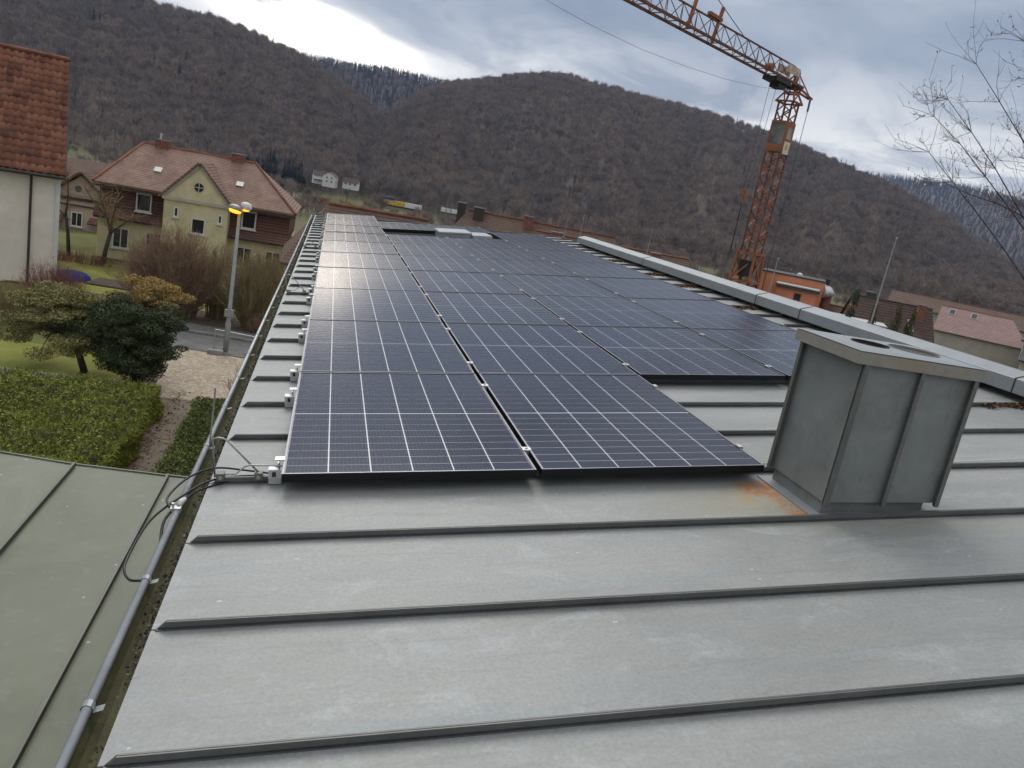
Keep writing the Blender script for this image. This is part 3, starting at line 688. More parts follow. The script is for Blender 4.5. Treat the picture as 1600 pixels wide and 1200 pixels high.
# verge strip at the far gable end
part('verge_strip', MB().bar((U0, V1 + 0.02, HR - 0.06), (U1, VS + 0.02, HR - 0.06), 0.03, 0.16), M['zinc_seam'], bld)

# gutter: trough, rolled front bead and the clips that hold it
GU, GH = -0.408, -0.118
tr = MB(); prof = []
for k in range(9):
    t = math.pi * k / 8; prof.append((-0.352 + 0.052 * math.cos(math.pi - t) * 1.0, GH - 0.066 * math.sin(t)))
prof = [(GU, GH)] + prof[1:-1] + [(-0.285, HR - 0.02)]
n = len(prof); vs = []
for y in (V0, V1): vs += [(p[0], y, p[1]) for p in prof]
tr.add(vs, [(i, i + n, i + 1 + n, i + 1) for i in range(n - 1)])
tro = part('gutter', tr, M['gutter_moss'], bld)
part('gutter_bead', MB().tube([(GU, V0, GH), (GU, V1, GH)], 0.0135, 12), M['zinc_gutter'], tro, smooth=True)
outer = MB(); prof2 = [(p[0] - 0.002, p[1] - 0.004) for p in prof]; vs = []
for y in (V0, V1): vs += [(p[0], y, p[1]) for p in prof2]
outer.add(vs, [(i, i + 1, i + 1 + n, i + n) for i in range(n - 1)]); part('gutter_outer_skin', outer, M['zinc_gutter'], tro)
clip = MB(); pr = []
for k in range(7):
    t = R(200) - R(230) * k / 6; pr.append((math.cos(t) * 0.0165, math.sin(t) * 0.0165))
pr += [(0.040, -0.002)]
for i in range(len(pr) - 1):
    clip.quad((pr[i][0], -0.013, pr[i][1]), (pr[i][0], 0.013, pr[i][1]), (pr[i + 1][0], 0.013, pr[i + 1][1]), (pr[i + 1][0], -0.013, pr[i + 1][1]))
clip_me = clip.mesh('gutter_clip'); clip_me.materials.append(M['zinc_gutter'])
v = -4.02
while v < V1 - 0.6:
    if not (-0.35 < v < 0.35): link('gutter_clip', clip_me, None, tro, (GU, v, GH))
    v += 0.672
part('gutter_end', MB().box(GU - 0.012, -0.28, V1 - 0.004, V1 + 0.01, GH - 0.08, GH + 0.035), M['hatch_white'], tro)
# wet leaves and grit lying in the gutter
n = 11000; g = np.random.default_rng(4)
vv = g.uniform(-3.2, V1 - 0.2, n); keep = (vnoise(vv * 2.3, vv * 0 + 1.5, 4) + 0.25 * g.uniform(-1, 1, n)) > np.where(vv < 0.2, 0.38, 0.18); vv = vv[keep]; n = len(vv)
uu = -0.336 - np.abs(g.normal(0, 0.017, n)); hh = GH - 0.052 + g.uniform(0, 0.028, n) + np.clip((uu + 0.33) * 0.5, 0, 0.02)
P = np.stack([uu * CA - hh * SA, vv, uu * SA + hh * CA], 1)
V, F = leaves(P, np.tile([0, 0, 1.0], (n, 1)), 0.0115, g, 0.75, 0.8)
o = link('gutter_debris', np_mesh('gutter_debris', V, F), M['debris_leaf']); tag(o, 'wet dead leaves and grit lying along the gutter', 'leaves', kind='stuff')
# ridge capping
cap_edges = [-4.6, -1.55, 1.45, 4.345, 5.30, 9.04, 12.80]
def wbox(pts, y0, y1): 
    mb = MB().prism(pts, 1, y0, y1); mb.v = [un(p) for p in mb.v]; return mb
for a, b in zip(cap_edges[:-1], cap_edges[1:]):
    c = part('ridge_cap', wbox([(5.10, 0.592), (5.108, 0.592), (5.108, 0.60), (5.27, 0.612), (5.27, 0.752), (5.24, 0.748), (5.10, 0.702)], a + 0.003, b - 0.003), M['zinc_cap'], bld)
    bevel(c, 0.004)
    if b < 12.7: part('cap_joint', wbox([(5.096, 0.590), (5.11, 0.59), (5.11, 0.69), (5.24, 0.736), (5.242, 0.7525), (5.097, 0.7065)], b - 0.0045, b + 0.0045), M['trim_dark'], c)
part('cap_upstand', wbox([(5.20, 0.50), (5.285, 0.51), (5.285, 0.612), (5.20, 0.604)], -4.6, 12.7), M['trim_dark'], bld)  # closer strip coloured dark to give the shadow gap below the cap
foot = MB().bar((0, 0, 0.0), (0, 0, 0.085), 0.022, 0.012).box(-0.035, 0.02, -0.02, 0.02, 0, 0.01)
foot_me = foot.mesh('cap_foot'); foot_me.materials.append(M['alu'])
for k in range(-6, 22, 2):
    link('cap_foot', foot_me, None, bld, (5.215, 0.13 + PITCH * k + 0.06, HR))
# leaf heaps caught between the seams by the ridge
for i, (k, u0, u1, nn) in enumerate(((9, 4.80, 5.22, 420), (12, 4.86, 5.20, 260), (14, 4.84, 5.18, 230), (17, 4.80, 5.2, 260), (2, 4.74, 5.12, 80))):
    g = np.random.default_rng(60 + i); vv = 0.13 + PITCH * k + (-0.02 - np.abs(g.normal(0, 0.055, nn))) * (1 if k > 2 else 0.5); uu = g.uniform(u0, u1, nn); hh = HR + 0.004 + g.uniform(0, 0.034, nn) * np.exp(-((vv - (0.13 + PITCH * k)) / 0.07) ** 2)
    P = np.stack([uu * CA - hh * SA, vv, uu * SA + hh * CA], 1); V, F = leaves(P, np.tile([0, 0, 1.0], (nn, 1)), 0.032, g, 0.7, 0.8)
    o = link('leaf_heap', np_mesh('leaf_heap', V, F), M['fallen_leaf'])
    tag(o, ['largest heap of dry leaves caught on the roof below the ridge cap', 'dry leaves caught on the roof behind the largest heap', 'thin line of dry leaves further along the ridge cap',
            'farthest dry leaves caught below the ridge cap', 'sparse dry leaves on the roof right of the metal flue box top'][i], 'leaves', kind='stuff')

# lower wing with its patinated sheet roof on the left
cw = thing('lower_wing', 'lower wing with greenish patinated sheet metal roof left of the gutter', 'building', (-0.47, 0, -0.45))
edge = [(-0.0, 0.93), (-0.15, 0.935), (-0.6, 0.975), (-0.97, 1.05), (-1.6, 1.22), (-2.6, 1.55), (-6.5, 3.0)]
xs = [0.0, -0.125, -0.59, -1.06, -1.53, -2.0, -2.47, -2.94, -3.41, -3.88, -4.35, -4.82, -5.3]
def ey(x): return float(np.interp(-x, [-a for a, b in edge], [b for a, b in edge]))
for a, b in zip(xs[:-1], xs[1:]):
    m4 = MB(); q = [a - 0.003 + (b - a + 0.006) * t / 4 for t in range(5)]
    for z0, z1 in ((-0.008, 0.0),):
        for i in range(4):
            m4.add([(q[i], -4.7, z0), (q[i], ey(q[i]), z0), (q[i + 1], ey(q[i + 1]), z0), (q[i + 1], -4.7, z0), (q[i], -4.7, z1), (q[i], ey(q[i]), z1), (q[i + 1], ey(q[i + 1]), z1), (q[i + 1], -4.7, z1)],
                   [(0, 3, 2, 1), (4, 5, 6, 7), (0, 1, 5, 4), (1, 2, 6, 5), (2, 3, 7, 6), (3, 0, 4, 7)])
    part('roof_sheet', m4, M['canopy_patina'], cw)
for a in xs[1:-1]: part('seam', MB().box(a - 0.006, a + 0.006, -4.7, ey(a) - 0.02, 0.0, 0.026), M['canopy_seam'], cw)
for a, b in zip(edge[:-1], edge[1:]):
    part('edge_strip', MB().bar((a[0], a[1] + 0.006, -0.03), (b[0], b[1] + 0.006, -0.03), 0.012, 0.075), M['canopy_patina'], cw)
part('wall', MB().prism([(-0.02, -4.6), (-5.2, -4.6), (-5.2, 2.0), (-0.02, 0.75)], 2, -5.9, -0.06), M['render_white'], cw)

# flue box clad in zinc sheet
FX, FY = 2.352, -0.396
fb = thing('flue_box', 'zinc clad flue box standing on the metal roof right of the front panels', 'flue', (FX, FY, 0.20))
X1, Y1 = 0.575, 0.445
part('base_skirt', MB().prism([(0.010, 0.0), (X1 - 0.035, 0.066), (X1 - 0.035, 0.30), (0.010, 0.30)], 1, 0.022, Y1 - 0.01), M['zinc_box'], fb)
fl = MB().prism([(-0.05, -0.0065), (X1 + 0.04, 0.0655), (X1 + 0.04, 0.0690), (-0.05, -0.0030)], 1, -0.0, Y1 + 0.03)
part('base_flange', fl, M['zinc_gutter'], fb)
zb0, zb1 = 0.066, 0.118          # lower rim follows the roof slope
def side(poly, axis, a, b, nm='side_panel', mt='zinc_box'): return part(nm, MB().prism(poly, axis, a, b), M[mt], fb)
side([(0.0, zb0), (0.285, zb0 + 0.026), (0.285, 0.712), (0.0, 0.712)], 1, -0.006, 0.002)
side([(0.291, zb0 + 0.027), (X1, zb1), (X1, 0.712), (0.291, 0.712)], 1, -0.006, 0.002)
side([(0.0, zb0), (X1, zb1), (X1, 0.712), (0.0, 0.712)], 1, Y1 - 0.002, Y1 + 0.006)
side([(0.004, zb0), (Y1 - 0.004, zb0), (Y1 - 0.004, 0.712), (0.004, 0.712)], 0, -0.006, 0.0)
side([(0.004, zb1), (Y1 - 0.004, zb1), (Y1 - 0.004, 0.712), (0.004, 0.712)], 0, X1, X1 + 0.006)
for nm, x, y, dx, dy, zb in (('corner_seam', 0.0, -0.006, 0.012, 0.026, zb0 - 0.012), ('corner_seam', X1 - 0.004, -0.006, 0.012, 0.026, zb1 - 0.012), ('corner_seam', -0.006, Y1 - 0.006, 0.026, 0.012, zb0 - 0.01), ('upright_seam', 0.288, -0.006, 0.010, 0.026, zb0 + 0.012)):
    s = MB()
    if dy > dx: s.box(x - dx / 2, x + dx / 2, y - dy, y, zb, 0.712); s.box(x - dx / 2 - 0.010, x - dx / 2, y - dy, y - dy + 0.006, zb, 0.712)
    else: s.box(x - dx, x, y - dy / 2, y + dy / 2, zb, 0.712); s.box(x - dx, x - dx + 0.006, y - dy / 2 - 0.010, y - dy / 2, zb, 0.712)
    part(nm, s, M['zinc_box_edge'], fb)
cp = MB()
cx0, cx1, cy0, cy1, cz0, cz1 = -0.062, 0.600, -0.035, 0.455, 0.7125, 0.764
cp.box(cx0, cx1, cy0, cy0 + 0.004, cz0, cz1).box(cx0, cx1, cy1 - 0.004, cy1, cz0, cz1).box(cx0, cx0 + 0.004, cy0 + 0.0041, cy1 - 0.0041, cz0, cz1).box(cx1 - 0.004, cx1, cy0 + 0.0041, cy1 - 0.0041, cz0, cz1)
cap = part('cap_rim', cp, M['zinc_box_cap'], fb)
# top sheet with two real round holes
def holed_sheet(x0, x1, y0, y1, holes, z0, z1, mat, nm):
    from mathutils import geometry
    bm = MB(); tops = []
    pts = []; edges = []
    for cx_, cy_, r_ in holes:
        b = len(pts); k = 28
        pts += [Vector((cx_ + r_ * math.cos(2 * math.pi * i / k), cy_ + r_ * math.sin(2 * math.pi * i / k))) for i in range(k)]
        edges += [(b + i, b + (i + 1) % k) for i in range(k)]
    b = len(pts); pts += [Vector(p) for p in ((x0, y0), (x1, y0), (x1, y1), (x0, y1))]; edges += [(b, b + 1), (b + 1, b + 2), (b + 2, b + 3), (b + 3, b)]
    vo, eo, fo, *_ = geometry.delaunay_2d_cdt(pts, edges, [], 0, 1e-6)
    keepf = []
    for f in fo:
        c = sum((vo[i] for i in f), Vector((0, 0))) / len(f)
        if all((c - Vector((h[0], h[1]))).length > h[2] * 0.985 for h in holes): keepf.append(tuple(f))
    nv = len(vo); vs = [(p.x, p.y, z1) for p in vo] + [(p.x, p.y, z0) for p in vo]
    fs = keepf + [tuple(i + nv for i in reversed(f)) for f in keepf]
    bm.add(vs, fs); return part(nm, bm, M[mat], fb)
H1, H2 = (0.205, 0.265, 0.082), (0.440, 0.255, 0.112)
holed_sheet(cx0 + 0.0002, cx1 - 0.0002, cy0 + 0.0002, cy1 - 0.0002, [H1, H2], cz1 + 0.0005, cz1 + 0.004, 'zinc_cap', 'top_sheet')
for h, d in ((H1, 0.30), (H2, 0.10)):
    part('flue_pipe', MB().ring((h[0], h[1], 0), h[2] + 0.001, h[2] + 0.004, cz1 - d, cz1 + 0.009, 28), M['crane_dark'] if d > 0.2 else M['zinc_box_cap'], fb)
    part('flue_bottom', MB().disc((h[0], h[1], cz1 - d + 0.01), h[2] + 0.002, 28), M['crane_dark'] if d > 0.2 else M['kerb_stone'], fb)  # deep hole: near-black pipe and disc put its inner shade into the colour
gm = MB()
for i in range(9):
    x = H2[0] - 0.10 + 0.025 * i; dy = math.sqrt(max(0, 0.112 ** 2 - (x - H2[0]) ** 2)); gm.bar((x, H2[1] - dy, cz1 - 0.004), (x, H2[1] + dy, cz1 - 0.004), 0.003)
    y = H2[1] - 0.10 + 0.025 * i; dx = math.sqrt(max(0, 0.112 ** 2 - (y - H2[1]) ** 2)); gm.bar((H2[0] - dx, y, cz1 - 0.0075), (H2[0] + dx, y, cz1 - 0.0075), 0.003)
part('flue_grille', gm, M['steel'], fb)

# ------------------------------------------------------------------ solar panels
PW_, PL, CG, RP = 1.134, 1.738, 0.024, 1.7586
fr = MB(); t = 0.011; dz = 0.035
for x0, x1, y0, y1 in ((0, t, 0, PL), (PW_ - t, PW_, 0, PL), (t, PW_ - t, 0, t), (t, PW_ - t, PL - t, PL)): fr.box(x0, x1, y0, y1, -dz, 0)
fr.box(t, 0.03, t, PL - t, -dz, -dz + 0.002).box(PW_ - 0.03, PW_ - t, t, PL - t, -dz, -dz + 0.002)
fr_me = fr.mesh('frame'); fr_me.materials.append(M['panel_frame'])
lip = MB(); e = 0.0008
for x0, x1, y0, y1 in ((0.001, t - 0.001, 0.001, PL - 0.001), (PW_ - t + 0.001, PW_ - 0.001, 0.001, PL - 0.001), (t, PW_ - t, 0.001, t - 0.001), (t, PW_ - t, PL - t + 0.001, PL - 0.001)):
    lip.add([(x0, y0, e), (x1, y0, e), (x1, y1, e), (x0, y1, e)], [(0, 1, 2, 3)])
lip_me = lip.mesh('frame_edge'); lip_me.materials.append(M['lip_sheen'])
bs = MB().box(t, PW_ - t, t, PL - t, -0.008, -0.0035); bs_me = bs.mesh('back_sheet'); bs_me.materials.append(M['back_sheet'])
CW, CH = 0.1792, 0.0882; gx, gy, gm_ = 0.0062, 0.0066, 0.0135
mx = (PW_ - 6 * CW - 5 * gx) / 2; my = (PL - 18 * CH - 16 * gy - gm_) / 2
cells = []
for j in range(18):
    y = my + j * (CH + gy) + (gm_ - gy if j >= 9 else 0)
    for i in range(6): cells.append((mx + i * (CW + gx), y))
def quad_uv(rects, name, z=-0.0022):
    V = []; F = []; UV = []
    for i, (x, y) in enumerate(rects):
        V += [(x, y, z), (x + CW, y, z), (x + CW, y + CH, z), (x, y + CH, z)]; F.append((4 * i, 4 * i + 1, 4 * i + 2, 4 * i + 3)); UV += [(0, 0), (1, 0), (1, 1), (0, 1)]
    me = bpy.data.meshes.new(name); me.from_pydata(V, [], F); l = me.uv_layers.new(name='UVMap')
    for k, p in enumerate(UV): l.data[k].uv = p
    me.materials.append(M['solar_cell']); return me
cells_me = quad_uv(cells, 'cells'); one_me = quad_uv([(0, 0)], 'cell')
mid_clamp = MB().box(-0.022, 0.022, -0.024, 0.024, 0.0015, 0.006).box(-0.006, 0.006, -0.006, 0.006, 0.006, 0.012).box(-0.009, 0.009, -0.022, 0.022, -0.034, 0.0014)
mid_me = mid_clamp.mesh('mid_clamp'); mid_me.materials.append(M['alu'])
end_clamp = MB().box(-0.016, 0.008, -0.022, 0.022, 0.0015, 0.006).box(-0.016, -0.011, -0.022, 0.022, -0.045, 0.0015).box(-0.050, -0.011, -0.022, 0.022, -0.045, -0.040)
end_me = end_clamp.mesh('end_clamp'); end_me.materials.append(M['alu'])
# clamp that grips the seam: block with a slotted cheek and an angle up to the panel edge
sc = MB()
sc.box(-0.062, -0.008, -0.030, -0.004, -0.086, -0.062).box(-0.062, -0.008, -0.036, 0.030, -0.062, -0.056).box(-0.062, -0.008, -0.030, -0.026, -0.056, -0.020)
sc.box(-0.062, -0.018, -0.026, 0.028, -0.024, -0.020).box(-0.024, -0.018, 0.0, 0.075, -0.060, 0.0005).box(-0.038, 0.004, 0.030, 0.075, 0.0015, 0.005)
sc_me = sc.mesh('seam_clamp'); sc_me.materials.append(M['alu'])
sb = MB().tube([(-0.038, -0.0315, -0.040), (-0.038, -0.040, -0.040)], 0.008, 6).box(-0.046, -0.030, -0.0312, -0.0305, -0.052, -0.030)
sb_me = sb.mesh('bolt'); sb_me.materials.append(M['crane_dark'])
def ordinal(n): return ['front', 'second', 'third', 'fourth', 'fifth', 'sixth', 'seventh', 'eighth', 'ninth', 'tenth', 'eleventh'][n]
COLN = ['leftmost column, by the gutter', 'second column from the gutter', 'third column from the gutter', 'rightmost column, by the ridge cap']
layout = [(0, r, r * RP) for r in range(10)] + [(1, r, r * RP) for r in range(7)] + [(2, r, r * RP) for r in range(1, 7)] + [(3, r, r * RP) for r in range(1, 8)] + [(1, 'x', 13.62), (2, 'x', 13.66)]
g = np.random.default_rng(12)
for c, r, v in layout:
    u = c * (PW_ + CG)
    if r == 'x': lab = ['', 'solar panel set apart beyond the gap, at the far end of the second column', 'far solar panel right behind the flat roof hatch'][c]
    else:
        k = r if c < 2 else r - 1
        lab = 'solar panel, %s of the %s' % ('nearest' if k == 0 else ordinal(k) + ' from the front', COLN[c])
    p = thing('solar_panel', lab, 'solar panel', PW(u, v, 0), (float(g.normal(0, 0.0016)), -AL + float(g.normal(0, 0.0012)), 0), 'solar panels on the metal roof')
    link('frame', fr_me, None, p); link('frame_edge', lip_me, None, p); b = link('back_sheet', bs_me, None, p)
    if r == 0:
        for (x, y) in cells: link('cell', one_me, None, b, (x, y, 0))
    else:
        q = link('cells', cells_me, None, p); q['kind'] = 'stuff'
    spots = []
    for tv in (0.14, 1.30):
        kk = round((v + tv - 0.13) / PITCH); spots.append(0.13 + PITCH * kk - v)
    if c == 0:
        for s in spots: q = link('seam_clamp', sc_me, None, p, (0, s, 0)); link('bolt', sb_me, None, q)
    for s in (0.27, 1.44):
        right_free = (c == 3) or (c == 1 and r == 0) or (c == 2 and r == 'x') or (c == 0 and isinstance(r, int) and r > 6)
        if right_free: link('end_clamp', end_me, None, p, (PW_, s, 0), (0, 0, math.pi))
        elif isinstance(r, int): link('mid_clamp', mid_me, None, p, (PW_ + CG / 2, s, 0))
# supports under the panels so that none of them floats
rail_me = MB().box(0.10, PW_ - 0.10, -0.02, 0.02, -0.054, -0.0355).mesh('rail'); rail_me.materials.append(M['steel'])
for o in [o for o in COL.objects if o.name.startswith('solar_panel')]:
    vv = o.location.y
    for tv in (0.14, 1.30):
        kk = round((vv + tv - 0.13) / PITCH); link('rail', rail_me, None, o, (0, 0.13 + PITCH * kk - vv, 0))

# flat hatch at the back of the panel field
hx = thing('roof_hatch', 'flat pale metal roof hatch among the far solar panels', 'hatch', PW(2.24, 12.62, HR), (0, -AL, 0))
part('upstand', MB().box(0.0, 0.62, 0, 0.85, 0, 0.12), M['zinc_cap'], hx)
bevel(part('lid', MB().box(-0.02, 0.64, -0.02, 0.87, 0.1205, 0.16), M['hatch_white'], hx), 0.01)
part('side_tray', MB().box(0.66, 1.06, 0.0, 0.80, 0.0, 0.11), M['hatch_white'], hx)

# ------------------------------------------------------------------ lightning rods, wires and cables on the roof
rods = [((5.31, 3.45), 0.62, 1.59, 'tall dark lightning rod on the ridge cap behind the flue box', 0.009),
        ((5.31, 5.40), 0.66, 1.16, 'pale lightning rod on the ridge cap in front of the orange building', 0.008),
        ((5.31, 9.45), 0.66, 1.165, 'pale lightning rod midway along the ridge cap', 0.008),
        ((5.33, 13.4), 0.55, 1.15, 'lightning rod at the far end of the ridge cap', 0.008),
        ((5.33, 14.6), 0.55, 1.00, 'faint lightning rod just beyond the ridge cap end', 0.007)]
for (x, y), z0, z1, lab, rr in rods:
    r = thing('lightning_rod', lab, 'rod', (x, y, z0))
    part('rod', MB().tube([(0, 0, 0), (0.004, 0, (z1 - z0) * 0.6), (0.010, 0, z1 - z0)], [rr, rr * 0.8, rr * 0.55], 8), M['steel'], r)
    part('tip', MB().tube([(0.010, 0, z1 - z0), (0.010, 0, z1 - z0 + 0.012)], 0.010, 8), M['alu'], r)
    part('foot', MB().box(-0.03, 0.03, -0.03, 0.03, -0.01, 0.035), M['steel'], r)
st = MB().tube([(0, 0, 0), (0, 0, 0.10)], 0.03, 12).tube([(0, 0, 0.10), (0, 0, 0.13)], 0.045, 12)
o = part('vent_stub', st, M['steel'], loc=(5.42, 8.9, 0.60)); tag(o, 'short round vent stub behind the ridge cap', 'vent')
def wire_frame(v, lab):
    t = thing('wire_bracket', lab, 'bracket', PW(-0.27, v, HR + 0.03), (0, -AL, 0), 'wire brackets along the eave')
    part('wire', MB().tube([(-0.02, 0.0, 0.0), (-0.023, 0.0, 0.155), (-0.022, 0, 0.178), (0.0, 0, 0.183), (0.022, 0, 0.178), (0.04, 0, 0.165), (0.175, 0, 0.006)], 0.0042, 8), M['steel'], t, smooth=True)
    part('wire', MB().tube([(-0.02, -0.012, 0.012), (0.07, -0.012, 0.018), (0.105, -0.012, 0.05), (0.13, -0.012, 0.058), (0.27, -0.012, 0.052)], 0.0038, 8), M['steel'], t, smooth=True)
    for x in (0.005, 0.165):
        c = part('clamp_block', MB().box(x - 0.017, x + 0.017, -0.022, 0.018, -0.012, 0.022), M['zinc_box_edge'], t)
        part('bolt', MB().tube([(x, -0.0225, 0.006), (x, -0.032, 0.006)], 0.009, 6), M['steel'], c)
o = part('roof_wire', MB().tube([PW(2.33, 0.20, HR + 0.02), PW(3.4, 0.19, HR + 0.012), PW(4.2, 0.205, HR + 0.02), PW(5.15, 0.22, HR + 0.03)], 0.004, 6), M['alu']); tag(o, 'thin bright lightning wire running up the roof behind the flue box', 'wire')
wire_frame(0.13, 'nearest bent wire bracket clamped to a roof seam beside the front panel')
wire_frame(0.13 + PITCH * 9, 'second bent wire bracket further up the eave beside the fourth panel')
wire_frame(0.13 + PITCH * 17, 'third bent wire bracket far up the eave')
wire_frame(0.13 + PITCH * 25, 'farthest bent wire bracket near the far end of the eave')
o = part('eave_rod', MB().tube([(0, 0, 0), (0, 0, 0.32)], 0.0045, 6), M['steel'], loc=PW(-0.385, 0.62, GH + 0.01)); tag(o, 'thin upright steel rod beside the gutter near the front panel', 'rod')
def cable(pts, r, name, lab):
    # Catmull-Rom through the points
    P = [Vector(p) for p in pts]; P = [P[0] * 2 - P[1]] + P + [P[-1] * 2 - P[-2]]; out = []
    for i in range(1, len(P) - 2):
        for k in range(8):
            t = k / 8; a, b, c, d = P[i - 1:i + 3]
            out.append(0.5 * ((2 * b) + (c - a) * t + (2 * a - 5 * b + 4 * c - d) * t * t + (3 * b - a - 3 * c + d) * t ** 3))
    out.append(P[-2]); o = part(name, MB().tube(out, r, 8), M['black_rubber'], smooth=True); tag(o, lab, 'cable'); return o
cable([PW(-0.02, 0.17, HR + 0.02), PW(-0.16, 0.19, HR + 0.035), PW(-0.30, 0.20, HR + 0.045), PW(-0.40, 0.12, GH + 0.06), PW(-0.455, -0.02, GH + 0.035), PW(-0.435, -0.10, GH + 0.02)], 0.0048, 'black_cable', 'black cable looping from the front panel over the gutter to the white connector')
cable([PW(0.0, 0.15, HR + 0.012), PW(-0.15, 0.165, HR + 0.02), PW(-0.30, 0.12, HR + 0.02), PW(-0.40, 0.0, GH + 0.03), PW(-0.50, -0.16, GH - 0.01), PW(-0.535, -0.40, GH - 0.06), PW(-0.49, -0.56, GH - 0.045), PW(-0.418, -0.655, GH - 0.005)], 0.0048, 'black_cable', 'long black cable hanging over the lower roof down to the gutter clip')
cable([PW(-0.02, 0.16, HR + 0.008), PW(-0.18, 0.15, HR + 0.012), PW(-0.33, 0.07, GH + 0.03), PW(-0.395, -0.02, GH + 0.018)], 0.0042, 'black_cable', 'short black cable lying along the front seam to the gutter edge')
cable([PW(-0.425, -0.10, GH + 0.01), PW(-0.445, -0.17, GH - 0.01), PW(-0.440, -0.26, GH - 0.04), PW(-0.425, -0.33, GH - 0.05)], 0.006, 'black_cable', 'short black cable tail under the white connector')
cn = thing('cable_connector', 'white cable connector clipped on the gutter bead', 'connector', PW(-0.405, -0.085, GH + 0.012), (0, -AL, 0))
part('body', MB().tube([(0.003, 0.0, 0.010), (0.010, 0.03, 0.016), (0.016, 0.062, 0.012)], [0.010, 0.0135, 0.009], 8), M['white_plastic'], cn, smooth=True)
part('clamp', MB().box(-0.026, 0.014, -0.03, 0.0, -0.010, 0.010).box(-0.022, -0.012, -0.016, -0.004, 0.010, 0.026), M['alu'], cn)
# ------------------------------------------------------------------ garden and street
GZ = -6.3
def flat(name, poly, z, mat, lab=None):
    mb = MB(); n = len(poly); mb.add([(x, y, z) for x, y in poly], [tuple(range(n))]); o = part(name, mb, M[mat]); o['kind'] = 'structure'; return o
def rotp(x, y, a, c=(0, 0)): return (c[0] + x * math.cos(a) - y * math.sin(a), c[1] + x * math.sin(a) + y * math.cos(a))
RA = R(-8.0); RC = (-3.0, 27.9)          # road axis through the lamp, turned a little
def strip(x0, x1, y0, y1): return [rotp(x, y, RA, RC) for x, y in ((x0, y0), (x1, y0), (x1, y1), (x0, y1))]
flat('lawn', [(-30, 6), (1, 6), (0, 20), (-4.2, 21), (-5.5, 24.6), (-30, 27.5)], GZ + 0.004, 'lawn')
flat('road', strip(-45, 40, -1.25, 1.25), GZ + 0.008, 'asphalt')
flat('pavement', strip(-45, 40, 1.40, 2.55), GZ + 0.10, 'asphalt')
flat('forecourt', [(-4.9, 20.6), (1.5, 20.6), (1.5, 25.8), (-4.6, 26.75), (-5.6, 24.6)], GZ + 0.012, 'cobble_paving')
flat('garden_path', [(-4.25, 8), (-2.95, 8), (-3.0, 15), (-3.15, 20.65), (-4.25, 20.65)], GZ + 0.014, 'path_paving')
flat('side_path', [(-20, 20.5), (-4.6, 20.9), (-4.6, 21.9), (-20, 21.7)], GZ + 0.012, 'concrete')
flat('bank', strip(-9, 30, 2.56, 5.6), GZ + 0.06, 'soil')
flat('upper_lawn', [rotp(-45, 5.0, RA, RC), rotp(12, 5.4, RA, RC), (3, 43), (-30, 43)], GZ + 0.05, 'lawn')
kb = MB().box(0.004, 0.996, 0, 0.14, -0.1, 0.105).mesh('kerb_stone'); kb.materials.append(M['kerb_stone'])
kt = thing('kerb', 'grey stone kerb along the far side of the street', 'kerb', (RC[0], RC[1], GZ), RA)
for i in range(-18, 12): link('kerb_stone', kb, None, kt, (i, 1.255, 0))

# leaf volumes -----------------------------------------------------
def box_leaves(x0, x1, y0, y1, z0, z1, n, size, g, lump=0.15, top=0.62, skirt=None):
    """leaves over the top and faces of a clipped block"""
    k = int(n * top); x = g.uniform(x0, x1, k); y = g.uniform(y0, y1, k)
    z = z1 + (vnoise(x * 1.7, y * 1.7, 2) - 0.6) * lump * 1.9 + (vnoise(x * 5.5, y * 5.5, 9) - 0.5) * lump * 1.5 + g.normal(0, 0.035, k)
    hole = vnoise(x * 2.6 + 7, y * 2.6, 13) > 0.86; z = z - hole * g.uniform(0, 0.16, k)
    e = np.minimum(np.minimum(x1 - x, x - x0), np.minimum(y - y0, y1 - y)); z = z - 0.26 * np.exp(-e / 0.16)
    P = [np.stack([x, y, z], 1)]; N = [np.tile([0, -0.15, 1.0], (k, 1))]
    for nx, ny, share in ((1, 0, 0.5), (0, -1, 0.2), (0, 1, 0.2), (-1, 0, 0.1)):
        q = int((n - k) * share); zz = g.uniform(z0, z1, q); t = g.uniform(0, 1, q)
        if nx: xx = np.full(q, x1 if nx > 0 else x0); yy = y0 + (y1 - y0) * t
        else: yy = np.full(q, y1 if ny > 0 else y0); xx = x0 + (x1 - x0) * t
        b = (vnoise(t * 9, zz * 3, 6) - 0.5) * lump * 2 + g.normal(0, 0.03, q)
        P.append(np.stack([xx + nx * b, yy + ny * b, zz], 1)); N.append(np.tile([nx, ny, 0.35], (q, 1)))
    P = np.concatenate(P); N = np.concatenate(N); h = g.uniform(size=len(P)) < 0.5
    return merge(leaves(P[h], N[h], size * 1.1, g, 0.5, 0.9), blades(P[~h] - N[~h] * 0.03, N[~h] + g.normal(size=(int((~h).sum()), 3)) * 0.55, g.uniform(0.6, 1.9, int((~h).sum())) * size, g.uniform(0.25, 0.5, int((~h).sum())) * size, g))
def hedge(name, lab, x0, x1, y0, y1, h, n, size, mat, seed, slant=0.0):
    g = np.random.default_rng(seed)
    t = thing(name, lab, 'hedge', ((x0 + x1) / 2, (y0 + y1) / 2, GZ)); cx_, cy_ = (x0 + x1) / 2, (y0 + y1) / 2
    V, F = box_leaves(x0 - cx_, x1 - cx_, y0 - cy_, y1 - cy_, 0.05, h, n, size, g)
    link('foliage', np_mesh('foliage', V, F), M[mat], t)
    core = MB().box(x0 - cx_ + 0.1, x1 - cx_ - 0.1, y0 - cy_ + 0.1, y1 - cy_ - 0.1, 0.0, h - 0.24); part('twig_core', core, M['hedge_core'], t)
hedge('hedge', 'large low flat-topped yellow green hedge left of the garden path', -13.0, -3.75, 9.0, 18.9, 0.90, 170000, 0.062, 'hedge_leaf', 41)
